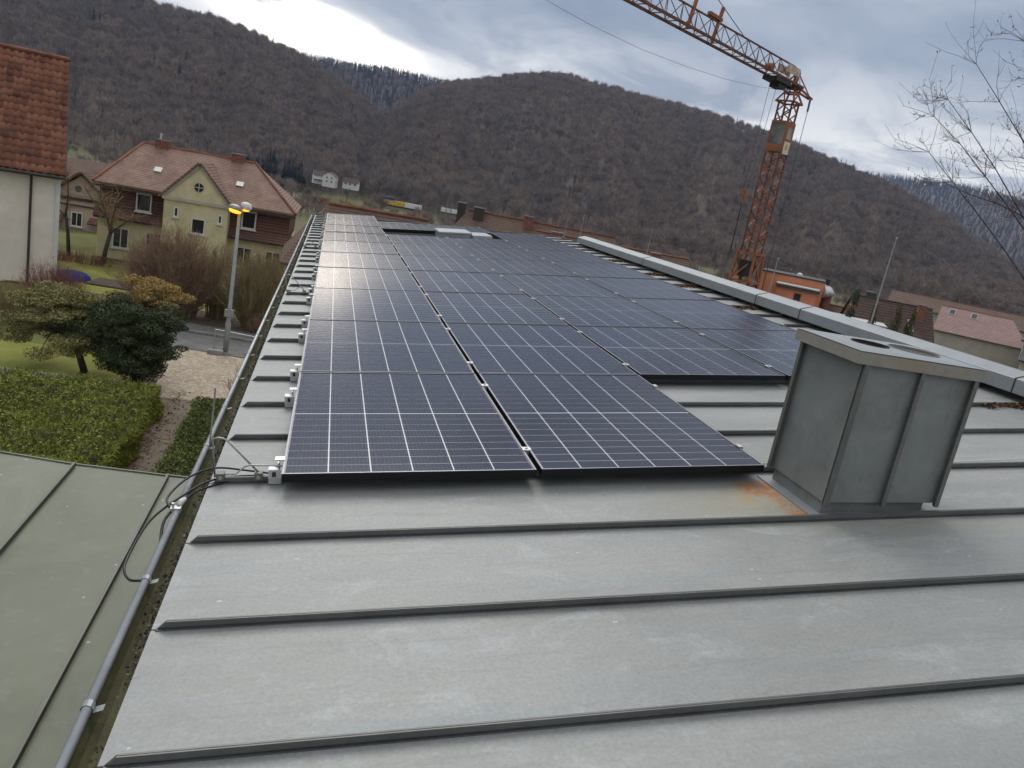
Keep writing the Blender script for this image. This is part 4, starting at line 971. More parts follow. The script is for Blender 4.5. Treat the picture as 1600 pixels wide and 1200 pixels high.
hedge('hedge', 'small dark green hedge strip between the path and the building', -2.95, -0.9, 9.0, 19.6, 0.50, 52000, 0.062, 'hedge_leaf_green', 42)

def clump(cs, rs, n, g, size, flatn=0.0, shell=0.55):
    """leaf faces in a set of ellipsoid pads: cs (k,3), rs (k,3)"""
    k = len(cs); vol = rs[:, 0] * rs[:, 1]; w = g.choice(k, n, p=vol / vol.sum())
    d = unit(g.normal(size=(n, 3)) + np.array([0, 0, 0.25])); rad = shell + (1 - shell) * g.uniform(0, 1, (n, 1)) ** 0.6
    p = cs[w] + d * rs[w] * rad
    nn = d * (1 - flatn) + np.array([0, 0, 1.0]) * flatn
    return leaves(p, nn, size, g, 0.45, 0.75)
# spreading juniper with a leaning trunk on the left
jn = thing('juniper_tree', 'spreading olive green juniper with leaning trunk on the left lawn edge', 'tree', (-6.55, 22.3, GZ))
part('trunk', MB().tube([(0, 0, -0.05), (-0.18, 0.05, 0.45), (-0.48, 0.1, 1.0), (-0.75, 0.1, 1.5), (-0.8, 0.1, 2.0)], [0.115, 0.10, 0.085, 0.06, 0.03], 8), M['bark'], jn, smooth=True)
lim = MB(); g = np.random.default_rng(21); cs = []; rs = []
for i in range(44):
    a = g.uniform(0, 2 * math.pi); r = g.uniform(0.2, 1.8); z = 0.85 + 1.75 * (1 - (r / 2.1) ** 2) * g.uniform(0.45, 1.0)
    c = Vector((-0.75 + r * math.cos(a) * 1.02, r * math.sin(a) * 0.8, z)); cs.append(tuple(c)); rs.append((g.uniform(0.35, 0.62), g.uniform(0.35, 0.55), g.uniform(0.10, 0.17)))
    lim.tube([(-0.55, 0.1, 1.1), Vector((-0.65, 0.1, 1.3)).lerp(c, 0.5) + Vector((0, 0, 0.08)), c], [0.035, 0.022, 0.008], 5)
for i in range(16):
    a = g.uniform(0, 2 * math.pi); r = g.uniform(0.7, 1.6); c = (-0.75 + r * math.cos(a), r * math.sin(a) * 0.8, g.uniform(0.75, 1.25)); cs.append(c); rs.append((0.42, 0.4, 0.2)); lim.tube([(-0.6, 0.1, 1.2), (-0.75 + 0.5 * r * math.cos(a), 0.4 * r * math.sin(a), 1.25), c], [0.03, 0.02, 0.008], 5)
part('limb', lim, M['bark'], jn)
V, F = clump(np.array(cs), np.array(rs), 42000, g, 0.075, 0.35, 0.3); link('crown', np_mesh('crown', V, F), M['juniper_leaf'], jn)
# dark yew-like shrub by the path corner
dk = thing('dark_evergreen', 'big dark green evergreen shrub beside the paved forecourt', 'shrub', (-5.0, 21.7, GZ))
g = np.random.default_rng(22); cs = []; rs = []
for (px, py, pz, pr) in ((0, 0, 0.7, 0.75), (0.05, 0, 1.3, 0.85), (-0.35, 0, 1.6, 0.8), (0.25, 0, 1.9, 0.7), (-0.75, 0, 1.3, 0.55), (0.45, 0, 1.1, 0.55), (0.5, 0, 1.6, 0.6), (0.35, 0, 0.45, 0.5), (-0.2, 0, 2.1, 0.6)): cs.append((px, py, pz)); rs.append((pr, pr * 0.8, pr * 0.62))
for i in range(60):
    z = g.uniform(0.2, 2.45); wide = 0.75 + 0.75 * smooth(np.array((z - 0.4) / 1.0)).item() - 0.35 * max(0, z - 1.9)
    a = g.uniform(0, 2 * math.pi); r = wide * g.uniform(0.35, 0.95)
    cs.append((r * math.cos(a) * 0.95 + 0.0 - 0.22 * max(0, 1.3 - abs(z - 1.4)), r * math.sin(a) * 0.75, z)); rs.append((g.uniform(0.30, 0.5), g.uniform(0.3, 0.45), g.uniform(0.22, 0.34)))
for i in range(12):      # long low boughs reaching left
    cs.append((-0.9 - 0.10 * i, -0.1 + 0.2 * math.sin(i * 2.1), 1.05 + 0.05 * i + 0.1 * math.sin(i * 3))); rs.append((0.34, 0.32, 0.14))
for i in range(46):
    a = g.uniform(0, 2 * math.pi); z = g.uniform(0.7, 2.5); cs.append((math.cos(a) * g.uniform(0.9, 1.5) * (0.72 + 0.28 * min(1.0, z / 1.7)), math.sin(a) * g.uniform(0.7, 1.1), z)); rs.append((g.uniform(0.22, 0.42), g.uniform(0.2, 0.3), g.uniform(0.07, 0.13)))
V, F = clump(np.array(cs), np.array(rs), 66000, g, 0.075, 0.15, 0.55); link('foliage', np_mesh('foliage', V, F), M['yew_leaf'], dk)
part('trunk', MB().tube([(0, 0, -0.05), (0.02, 0.0, 0.8), (0.0, 0.05, 1.9)], [0.10, 0.08, 0.03], 7), M['bark'], dk)
gd = thing('golden_juniper', 'golden brown juniper rising behind the dark evergreen shrub', 'shrub', (-5.15, 23.1, GZ))
g = np.random.default_rng(23); cs = []; rs = []
for i in range(30):
    a = g.uniform(0, 2 * math.pi); r = g.uniform(0.1, 1.15); z = 1.7 + 1.35 * math.sqrt(max(0, 1 - (r / 1.4) ** 2)) * g.uniform(0.5, 1.0)
    cs.append((r * math.cos(a) * 1.05, r * math.sin(a) * 0.8, z)); rs.append((g.uniform(0.3, 0.5), g.uniform(0.28, 0.42), g.uniform(0.10, 0.2)))
V, F = clump(np.array(cs), np.array(rs), 17000, g, 0.07, 0.3, 0.35); link('foliage', np_mesh('foliage', V, F), M['golden_leaf'], gd)
part('trunk', MB().tube([(0, 0, -0.05), (0.03, 0.0, 1.0), (0.0, 0.0, 2.4)], [0.10, 0.08, 0.04], 7), M['bark'], gd)
# fallen leaves on the path
g = np.random.default_rng(24); n = 700; x = np.where(g.uniform(size=n) < 0.6, g.normal(-3.62, 0.12, n), g.uniform(-3.8, -2.9, n)); y = g.uniform(12, 21.5, n)
V, F = leaves(np.stack([x, y, np.full(n, GZ + 0.03)], 1), np.tile([0, 0, 1.0], (n, 1)), 0.07, g, 0.7, 0.35)
o = link('fallen_leaves', np_mesh('fallen_leaves', V, F), M['fallen_leaf']); tag(o, 'reddish fallen leaves strewn along the garden path', 'leaves', kind='stuff')

# bare shrubs: many upright arching stems with side twigs ------------
def twig_shrub(name, lab, x, y, rx, ry, h, nst, ntw, mat, seed, z=GZ, base=0.35, th=0.010, group=None, cat='shrub', rnd=0.5):
    g = np.random.default_rng(seed); t = thing(name, lab, cat, (x, y, z), group=group)
    a = g.uniform(0, 2 * np.pi, nst); r = np.sqrt(g.uniform(0, 1, nst)); b = np.stack([np.cos(a) * r * rx * base, np.sin(a) * r * ry * base, np.zeros(nst)], 1)
    tipr = r * g.uniform(0.8, 1.1, nst); hh = h * (1 - rnd * tipr ** 2.2) * g.uniform(0.72, 1.03, nst)
    tip = np.stack([np.cos(a) * tipr * rx, np.sin(a) * tipr * ry, hh], 1); mid = b * 0.55 + tip * 0.45; mid[:, 2] = hh * 0.56; mid += g.normal(0, 0.06, (nst, 3))
    q1 = b * 0.8 + mid * 0.2; q1[:, 2] = hh * 0.25
    P = np.stack([b, q1, mid, tip], 1); parts = [stems(P, th * g.uniform(0.7, 1.5, nst), th * 0.25, 3)]
    w = g.integers(0, nst, ntw); f = g.uniform(0.22, 1.0, ntw).reshape(-1, 1); seg = np.where(f < 0.56, 0, 1)
    p0 = np.where(f < 0.56, q1[w] + (mid[w] - q1[w]) * ((f - 0.22) / 0.34), mid[w] + (tip[w] - mid[w]) * ((f - 0.56) / 0.44))
    d = unit(unit(tip[w] - mid[w]) + g.normal(size=(ntw, 3)) * 0.8 + np.array([0, 0, 0.1])); L = g.uniform(0.15, 0.5, (ntw, 1)) * h * 0.32
    P2 = np.stack([p0, p0 + d * L * 0.55 + g.normal(0, 0.01, (ntw, 3)), p0 + d * L + np.array([0, 0, 0.04])], 1)
    parts.append(stems(P2, th * 0.42, th * 0.16, 3)); V, F = merge(*parts)
    link('stems', np_mesh('stems', V, F), M[mat], t); return t
twig_shrub('bare_shrub', 'tall dense reddish brown bare shrub in front of the yellow house', -6.0, 32.2, 2.35, 1.4, 3.8, 620, 15000, 'twig_brown', 51, base=0.45, th=0.015, group='bare shrubs beyond the street')
twig_shrub('bare_shrub', 'bare olive brown shrub right behind the street lamp', -2.5, 31.6, 1.65, 1.2, 3.4, 460, 11000, 'twig_olive', 52, base=0.32, th=0.015, group='bare shrubs beyond the street')
twig_shrub('bare_shrub', 'thin bare shrub between the tall brown shrub and the lamp post', -4.2, 33.0, 0.9, 0.9, 3.5, 220, 3600, 'twig_olive', 53, base=0.5, th=0.014, group='bare shrubs beyond the street')
twig_shrub('bare_shrub', 'low orange brown shrub at the foot of the bank beside the pavement', -1.9, 30.6, 0.9, 0.6, 1.1, 220, 2600, 'twig_brown', 54, base=0.6, th=0.010, group='bare shrubs beyond the street')
twig_shrub('bare_shrub', 'red twigged shrub in front of the pale left house', -9.6, 29.4, 1.35, 0.9, 2.2, 320, 4200, 'twig_red', 55, base=0.4, th=0.010)
twig_shrub('bare_shrub', 'brown bushy shrub under the red twigged shrub at the left edge', -10.3, 27.6, 1.3, 0.8, 1.5, 300, 4200, 'twig_olive', 56, base=0.5, th=0.010)
twig_shrub('bare_shrub', 'small thin bare shrub beside the gutter on the forecourt', -1.75, 20.9, 0.75, 0.55, 1.35, 60, 420, 'twig_red', 57, base=0.4, th=0.010)
twig_shrub('bare_shrub', 'small bare shrub in the bed under the yellow house wall', -12.0, 41.8, 1.7, 0.5, 0.75, 150, 1100, 'twig_red', 58, base=0.8, th=0.012)
twig_shrub('bare_shrub', 'low russet shrub bed left of the blue heap', -13.8, 42.0, 2.0, 0.5, 0.7, 130, 900, 'twig_red', 59, base=0.8, th=0.012)
twig_shrub('bare_shrub', 'yellowish reed-like shrub at the right corner of the yellow house', -2.3, 42.6, 0.7, 0.5, 2.6, 200, 900, 'twig_olive', 60, base=0.7, th=0.012)
# two small bare trees by the yellow house
def limb_tree(name, lab, loc, segs, ntw, mat, seed, group=None, tw_len=0.8, th=0.012):
    g = np.random.default_rng(seed); t = thing(name, lab, 'tree', loc, group=group); tr = MB(); ends = []
    for pts, r0, r1 in segs:
        k = len(pts); tr.tube(pts, [r0 + (r1 - r0) * i / (k - 1) for i in range(k)], 7)
        for i in range(1, k):
            if r1 < 0.05: ends += [Vector(pts[i - 1]).lerp(Vector(pts[i]), f) for f in np.linspace(0.1, 1, 6)]
    part('trunk', tr, M['bark'], t, smooth=True)
    E = np.array([tuple(e) for e in ends]); w = g.integers(0, len(E), ntw); p0 = E[w]
    d = unit(g.normal(size=(ntw, 3)) * np.array([1, 1, 0.5]) + np.array([0, 0, 0.75])); L = g.uniform(0.3, 1.0, (ntw, 1)) * tw_len
    P = np.stack([p0, p0 + d * L * 0.5 + g.normal(0, 0.04, (ntw, 3)), p0 + d * L + g.normal(0, 0.05, (ntw, 3)) + np.array([0, 0, 0.06])], 1)
    V, F = stems(P, th, th * 0.3, 3)
    p1 = P[:, 1]; d2 = unit(d + g.normal(size=(ntw, 3)) * 0.7); P2 = np.stack([p1, p1 + d2 * L * 0.35, p1 + d2 * L * 0.6 + np.array([0, 0, 0.05])], 1)
    V, F = merge((V, F), stems(P2, th * 0.6, th * 0.2, 3)); link('crown', np_mesh('crown', V, F), M[mat], t); return t
limb_tree('bare_tree', 'small bare tree with forked trunk in front of the yellow house wall', (-11.25, 42.6, GZ),
          [([(0, 0, 0), (0.1, 0, 0.8), (0.28, 0, 1.75)], 0.13, 0.10), ([(0.28, 0, 1.75), (0.05, 0.1, 2.5), (-0.4, 0.1, 3.6)], 0.08, 0.03), ([(0.28, 0, 1.75), (0.35, 0, 2.6), (0.55, 0, 3.8)], 0.075, 0.03),
           ([(0.28, 0, 1.75), (0.8, 0, 2.25), (1.5, 0.1, 2.9)], 0.07, 0.025), ([(0.05, 0.1, 2.5), (-0.6, 0.0, 3.2), (-1.1, 0, 3.9)], 0.04, 0.02)], 170, 'twig_olive', 71, tw_len=1.1, th=0.013)
limb_tree('bare_tree', 'slender bare tree in front of the small pale gabled house', (-13.3, 44.0, GZ),
          [([(0, 0, 0), (-0.1, 0, 1.2), (-0.25, 0, 2.2)], 0.11, 0.07), ([(-0.25, 0, 2.2), (-0.2, 0.1, 3.2), (-0.3, 0.1, 4.4)], 0.055, 0.02), ([(-0.1, 0, 1.9), (-0.9, 0, 2.7), (-1.3, 0, 3.3)], 0.045, 0.02)], 110, 'twig_brown', 72, tw_len=1.0, th=0.012)

# street lamp
lp = thing('street_lamp', 'grey street lamp post with one head lit orange and one white head', 'lamp', (-3.02, 26.65, GZ))
part('post', MB().tube([(0, 0, 0), (0, 0, 1.2), (0, 0, 1.25), (0, 0, 5.18)], [0.10, 0.10, 0.075, 0.052], 12), M['lamp_post'], lp, smooth=True)
part('service_box', MB().box(-0.16, 0.16, -0.13, -0.06, 1.45, 1.72), M['lamp_post'], lp)
part('base_collar', MB().tube([(0, 0, 0), (0, 0, 0.12)], 0.16, 12), M['concrete'], lp)
part('cross_arm', MB().tube([(-0.22, -0.05, 5.22), (0.26, 0.05, 5.30)], 0.035, 8), M['lamp_post'], lp)
def head(c, mt, nm, sx, sz, tilt):
    mb = MB(); k = 14; V = []; F = []
    for i in range(7):
        ph = -math.pi / 2 + math.pi * i / 6
        for j in range(k):
            th = 2 * math.pi * j / k; V.append((c[0] + sx * math.cos(ph) * math.cos(th), c[1] + 0.26 * math.cos(ph) * math.sin(th), c[2] + sz * (abs(math.sin(ph)) ** 0.7) * (1 if ph > 0 else -1) + tilt * math.cos(ph) * math.cos(th)))
    for i in range(6):
        for j in range(k): F.append((i * k + j, i * k + (j + 1) % k, (i + 1) * k + (j + 1) % k, (i + 1) * k + j))
    mb.add(V, F); return part(nm, mb, M[mt], lp, smooth=True)
head((-0.14, -0.05, 5.36), 'lamp_post', 'lamp_housing', 0.235, 0.12, -0.03)
head((-0.15, -0.07, 5.255), 'lamp_glow', 'lamp_bowl', 0.215, 0.085, -0.03)
head((0.20, 0.06, 5.46), 'trim_white', 'lamp_housing', 0.20, 0.15, -0.02)
head((0.20, 0.06, 5.32), 'lamp_glow', 'lamp_bowl', 0.12, 0.035, 0.0)
# handrail by the street
rl = thing('handrail', 'thin steel handrail beside the street lamp', 'railing', (-3.45, 26.75, GZ), R(-5))
part('rail', MB().tube([(-0.02, 0, 0.88), (1.9, 0, 0.80)], 0.022, 8), M['steel'], rl)
for x in (0.0, 1.85): part('post', MB().tube([(x, 0, 0), (x, 0, 0.86)], 0.022, 8), M['steel'], rl)
bl = part('stone_block', bevel and MB().box(-0.28, 0.28, -0.12, 0.12, 0, 0.16), M['concrete'], loc=(-3.35, 26.55, GZ + 0.012)); bevel(bl, 0.02); tag(bl, 'low concrete block at the foot of the handrail', 'block')
# blue heap and brown slab on the upper lawn
tb = MB(); k = 16; V = []; F = []
for i in range(6):
    ph = math.pi / 2 * i / 5
    for j in range(k):
        th = 2 * math.pi * j / k; rr = (1 + 0.06 * math.sin(3 * th + 1)) * math.cos(ph) ** 0.6; V.append((0.85 * rr * math.cos(th), 0.7 * rr * math.sin(th), 0.42 * math.sin(ph)))
for i in range(5):
    for j in range(k): F.append((i * k + j, i * k + (j + 1) % k, (i + 1) * k + (j + 1) % k, (i + 1) * k + j))
tb.add(V, F); o = part('blue_heap', tb, M['blue_tarp'], loc=(-11.2, 37.0, GZ + 0.04), smooth=True); tag(o, 'low rounded blue covered heap on the lawn beside the left house', 'tarpaulin')
o = part('brown_slab', MB().box(-1.0, 1.0, -0.9, 0.9, 0, 0.08), M['slab_brown'], loc=(-9.35, 37.1, GZ + 0.05), rot=(0, 0, R(-6))); bevel(o, 0.03); tag(o, 'flat brown slab on the lawn right of the blue heap', 'slab')
# ------------------------------------------------------------------ houses
def roof_uv(me):
    l = me.uv_layers.new(name='UVMap')
    for p in me.polygons:
        n = p.normal; t = Vector((0, 0, 1)).cross(n)
        t = t.normalized() if t.length > 1e-4 else Vector((1, 0, 0)); s = n.cross(t)
        for li in p.loop_indices:
            co = me.vertices[me.loops[li].vertex_index].co; l.data[li].uv = (co.dot(t), co.dot(s))
def rpart(name, mb, mat, parent, **k):
    me = mb.mesh(name); roof_uv(me); return link(name, me, M[mat], parent, **k)
def slab(mb, a, b, c, d, th=0.16):
    """roof plane a b c d (counter-clockwise seen from above) with thickness"""
    a, b, c, d = map(Vector, (a, b, c, d)); n = (b - a).cross(d - a).normalized() * th
    mb.add([a, b, c, d, a - n, b - n, c - n, d - n], [(0, 1, 2, 3), (7, 6, 5, 4), (0, 4, 5, 1), (1, 5, 6, 2), (2, 6, 7, 3), (3, 7, 4, 0)]); return mb
def slab3(mb, a, b, c, th=0.16):
    a, b, c = map(Vector, (a, b, c)); n = (b - a).cross(c - a).normalized() * th
    mb.add([a, b, c, a - n, b - n, c - n], [(0, 1, 2), (5, 4, 3), (0, 3, 4, 1), (1, 4, 5, 2), (2, 5, 3, 0)]); return mb
def window(parent, x, y, z, w, h, face='front', frame='trim_white', bars=1, sill=True, depth=0.05):
    """window in a wall facing -y ('front'), or +x / -x; x, z = lower left; y = wall plane"""
    f = MB(); t = 0.07; y0, y1 = y - depth, y - 0.004
    f.box(x, x + t, y0, y1, z, z + h).box(x + w - t, x + w, y0, y1, z, z + h).box(x + t, x + w - t, y0, y1, z, z + t).box(x + t, x + w - t, y0, y1, z + h - t, z + h)
    if bars: f.box(x + w / 2 - 0.025, x + w / 2 + 0.025, y0 + 0.01, y1, z + t, z + h - t)
    if sill: f.box(x - 0.06, x + w + 0.06, y0 - 0.06, y1, z - 0.07, z - 0.002)
    g = MB().box(x + t, x + w - t, y - 0.022, y - 0.006, z + t, z + h - t)
    if face != 'front':
        s = 1 if face == 'right' else -1
        for mb in (f, g): mb.v = [(-p[1] * s, p[0] * s, p[2]) for p in mb.v]
    o = part('window', f, M[frame], parent); part('pane', g, M['window_glass'], o); return o

# --- pale house with red tiled roof at the left edge; turned about its right front corner
lh = thing('left_house', 'pale rendered house with red tiled roof at the left edge', 'house', (-11.15, 34.9, GZ), R(17))
part('wall', MB().box(-9.0, -0.05, 0.35, 9.6, 0, 4.75), M['render_white'], lh)
part('gable_wall', MB().prism([(0.36, 4.75), (9.6, 4.75), (5.0, 9.35)], 0, -8.9, -0.06), M['render_white'], lh)
part('corner_trim', MB().box(-0.20, -0.03, 0.30, 0.349, 0, 4.74), M['trim_white'], lh)
part('side_window', MB().box(-0.048, -0.02, 0.62, 0.95, 2.9, 4.5), M['trim_dark'], lh)
part('downpipe', MB().tube([(-1.12, 0.27, 0), (-1.12, 0.27, 4.5), (-1.12, 0.12, 4.72)], 0.05, 8), M['downpipe_brown'], lh)
E0, ER = (0.0, 4.86), (5.05, 9.72)
rm = MB(); slab(rm, (-9.2, E0[0] - 0.05, E0[1]), (0.12, E0[0] - 0.05, E0[1]), (0.12, ER[0], ER[1]), (-9.2, ER[0], ER[1]), 0.12)
slab(rm, (0.12, 10.2, E0[1]), (-9.2, 10.2, E0[1]), (-9.2, ER[0], ER[1]), (0.12, ER[0], ER[1]), 0.12)
rf = part('roof', rm, M['trim_dark'], lh)
part('gutter', MB().tube([(-9.2, -0.12, 4.74), (0.12, -0.12, 4.74)], 0.075, 8), M['trim_dark'], lh)
part('verge_board', MB().bar((0.14, -0.05, 4.80), (0.14, 5.05, 9.66), 0.03, 0.22), M['downpipe_brown'], rf)
part('ridge_tiles', MB().tube([(-9.2, 5.05, 9.80), (0.15, 5.05, 9.80)], 0.11, 8), M['tile_red'], rf)
sl_len = math.hypot(5.1, 4.86); nrow, ncol = 17, 17; rowp = sl_len / nrow; colp = 0.30
pt = MB(); nn = 6; vs = []
for yy, zz in ((-0.03, 0.045), (rowp + 0.02, 0.012)):
    for i in range(nn + 1):
        t = i / nn; vs.append((t * colp, yy, zz + 0.035 * math.cos(2 * math.pi * t)))
n1_ = nn + 1; pt.add(vs, [(i, i + 1, i + 1 + n1_, i + n1_) for i in range(nn)])
b = len(pt.v); pt.add([(v[0], v[1], v[2] - 0.03) for v in vs[:n1_]], []); pt.f += [(i + 1, i, b + i, b + i + 1) for i in range(nn)]
tme = pt.mesh('roof_tile', True); tme.materials.append(M['tile_red']); pitch_ = math.atan2(4.86, 5.1); g = np.random.default_rng(3)
for i in range(nrow):
    for j in range(ncol):
        s = i * rowp; o = link('roof_tile', tme, None, rf, (0.115 - colp * (j + 1), -0.05 + s * math.cos(pitch_) - 0.004, 4.865 + s * math.sin(pitch_)), (pitch_ + float(g.normal(0, 0.008)), float(g.normal(0, 0.006)), 0))
# the rest of that slope, outside the picture
rest = MB(); slab(rest, (-9.2, -0.10, 4.90), (0.115 - colp * ncol - 0.01, -0.10, 4.90), (0.115 - colp * ncol - 0.01, 5.0, 9.76), (-9.2, 5.0, 9.76), 0.03); rpart('plain_slope', rest, 'tile_hung', rf)

# --- yellow house with hipped, faded tile roof
yh = thing('yellow_house', 'yellow rendered house with faded hipped tile roof and central gable', 'house', (-7.2, 45.0, -6.4))
HX0, HX1, DY = -5.25, 5.25, 7.6        # half-width and depth (local), local z 0 = ground
part('wall', MB().box(HX0 + 0.15, HX1 - 0.15, 0.25, DY, 0, 2.6), M['render_yellow'], yh)
part('upper_wall', MB().box(HX0 + 0.20, HX1 - 0.20, 0.30, DY, 2.6, 4.35), M['tile_hung'], yh)
up = MB().box(HX0 + 0.17, HX1 - 0.17, 0.22, DY + 0.05, 2.95, 4.30); rpart('tile_hanging', up, 'tile_hung', yh)
sk = MB(); slab(sk, (HX0 - 0.02, -0.18, 2.42), (HX1 + 0.02, -0.18, 2.42), (HX1 + 0.02, 0.24, 3.0), (HX0 - 0.02, 0.24, 3.0), 0.10); rpart('skirt_roof', sk, 'tile_hung', yh)
part('skirt_board', MB().box(HX0, HX1, -0.15, -0.03, 2.30, 2.40), M['trim_dark'], yh)
ez = 4.28; rz = 6.62; L0, L1 = (HX0 - 0.05, -0.45), (HX1 + 0.12, DY + 0.45); ry = 4.0; rx0, rx1 = -3.82, 2.52
hr = MB()
slab(hr, (L0[0], L0[1], ez), (L1[0], L0[1], ez), (rx1, ry, rz), (rx0, ry, rz), 0.14)
slab(hr, (L1[0], L1[1], ez), (L0[0], L1[1], ez), (rx0, ry, rz), (rx1, ry, rz), 0.14)
slab3(hr, (L1[0], L0[1], ez), (L1[0], L1[1], ez), (rx1, ry, rz), 0.14); slab3(hr, (L0[0], L1[1], ez), (L0[0], L0[1], ez), (rx0, ry, rz), 0.14)
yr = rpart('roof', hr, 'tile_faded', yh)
part('eave_board', MB().box(L0[0], L1[0], L0[1] + 0.02, L0[1] + 0.10, ez - 0.26, ez - 0.15), M['trim_dark'], yh)
for a, b in (((rx0, ry, rz), (rx1, ry, rz)), ((rx0, ry, rz), (L0[0], L0[1], ez)), ((rx1, ry, rz), (L1[0], L0[1], ez))):
    part('ridge_tiles', MB().tube([a, b], 0.085, 6), M['tile_red'], yr)
for x in (-2.78, 1.50):
    c = part('chimney', MB().box(x - 0.36, x + 0.36, 3.7, 4.3, 6.1, 6.92), M['brick'], yr); part('chimney_cap', MB().box(x - 0.40, x + 0.40, 3.66, 4.34, 6.922, 6.98), M['kerb_stone'], c) if False else None
    part('chimney_cap', MB().box(x - 0.40, x + 0.40, 3.66, 4.34, 6.922, 6.98), M['kerb_stone'], yr)
part('flue_pot', MB().tube([(-2.92, 4.0, 6.98), (-2.92, 4.0, 7.28)], 0.06, 8).tube([(-2.92, 4.0, 7.28), (-2.92, 4.0, 7.33)], 0.10, 8), M['alu'], yr)
slope = math.atan2(rz - ez, ry - L0[1])
for x, yy in ((-2.45, 1.5), (2.0, 1.5)):
    zz = ez + (yy - L0[1]) * math.tan(slope)
    part('roof_window', MB().box(-0.20, 0.20, -0.24, 0.24, 0.02, 0.07), M['trim_white'], yr, (x, yy, zz), (slope, 0, 0))
# central gable
GX0, GX1, GXc = -1.55, 1.78, 0.13; gy = -0.98
part('gable_wall', MB().prism([(GX0, 0.3), (GX1, 0.3), (GX1, 4.16), (GXc, 6.0), (GX0, 4.16)], 1, gy, 0.6), M['render_yellow'], yh)
gr = MB(); slab(gr, (GX0 - 0.22, gy - 0.22, 4.06), (GXc, gy - 0.22, 6.16), (GXc, 3.4, 6.16), (GX0 - 0.22, 3.4, 4.06), -0.10)
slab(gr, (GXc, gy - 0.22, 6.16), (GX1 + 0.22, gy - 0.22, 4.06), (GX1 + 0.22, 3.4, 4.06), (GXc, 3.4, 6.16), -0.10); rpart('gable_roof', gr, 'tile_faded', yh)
part('barge_board', MB().bar((GX0 - 0.12, gy - 0.05, 4.12), (GXc, gy - 0.05, 6.06), 0.10, 0.17), M['render_pale'], yh); part('barge_board', MB().bar((GXc, gy - 0.05, 6.06), (GX1 + 0.12, gy - 0.05, 4.12), 0.10, 0.17), M['render_pale'], yh)
part('cornice', MB().box(GX0 - 0.10, GX1 + 0.10, gy - 0.14, gy - 0.002, 4.0, 4.16), M['render_pale'], yh)
rw = part('round_window', MB().tube([(0.17, gy - 0.03, 4.88), (0.17, gy - 0.012, 4.88)], 0.24, 20), M['window_glass'], yh)
part('glazing_bar', MB().box(0.155, 0.185, gy - 0.05, gy - 0.031, 4.65, 5.11).box(-0.06, 0.40, gy - 0.0485, gy - 0.0311, 4.865, 4.895), M['trim_white'], rw)
for x, z, w_, h_ in ((-1.02, 3.1, 0.26, 0.55), (1.28, 3.10, 0.24, 0.5), (-0.08, 2.35, 0.74, 0.86)): window(yh, x, gy, z, w_, h_, bars=0)
for x in (-3.18, 2.42): window(yh, x, 0.22, 2.98, 0.80, 1.0, depth=0.16, bars=0)
for x in (-4.3, -2.6, 2.3, 3.9): window(yh, x, 0.25, 0.75, 0.85, 1.15, bars=1)

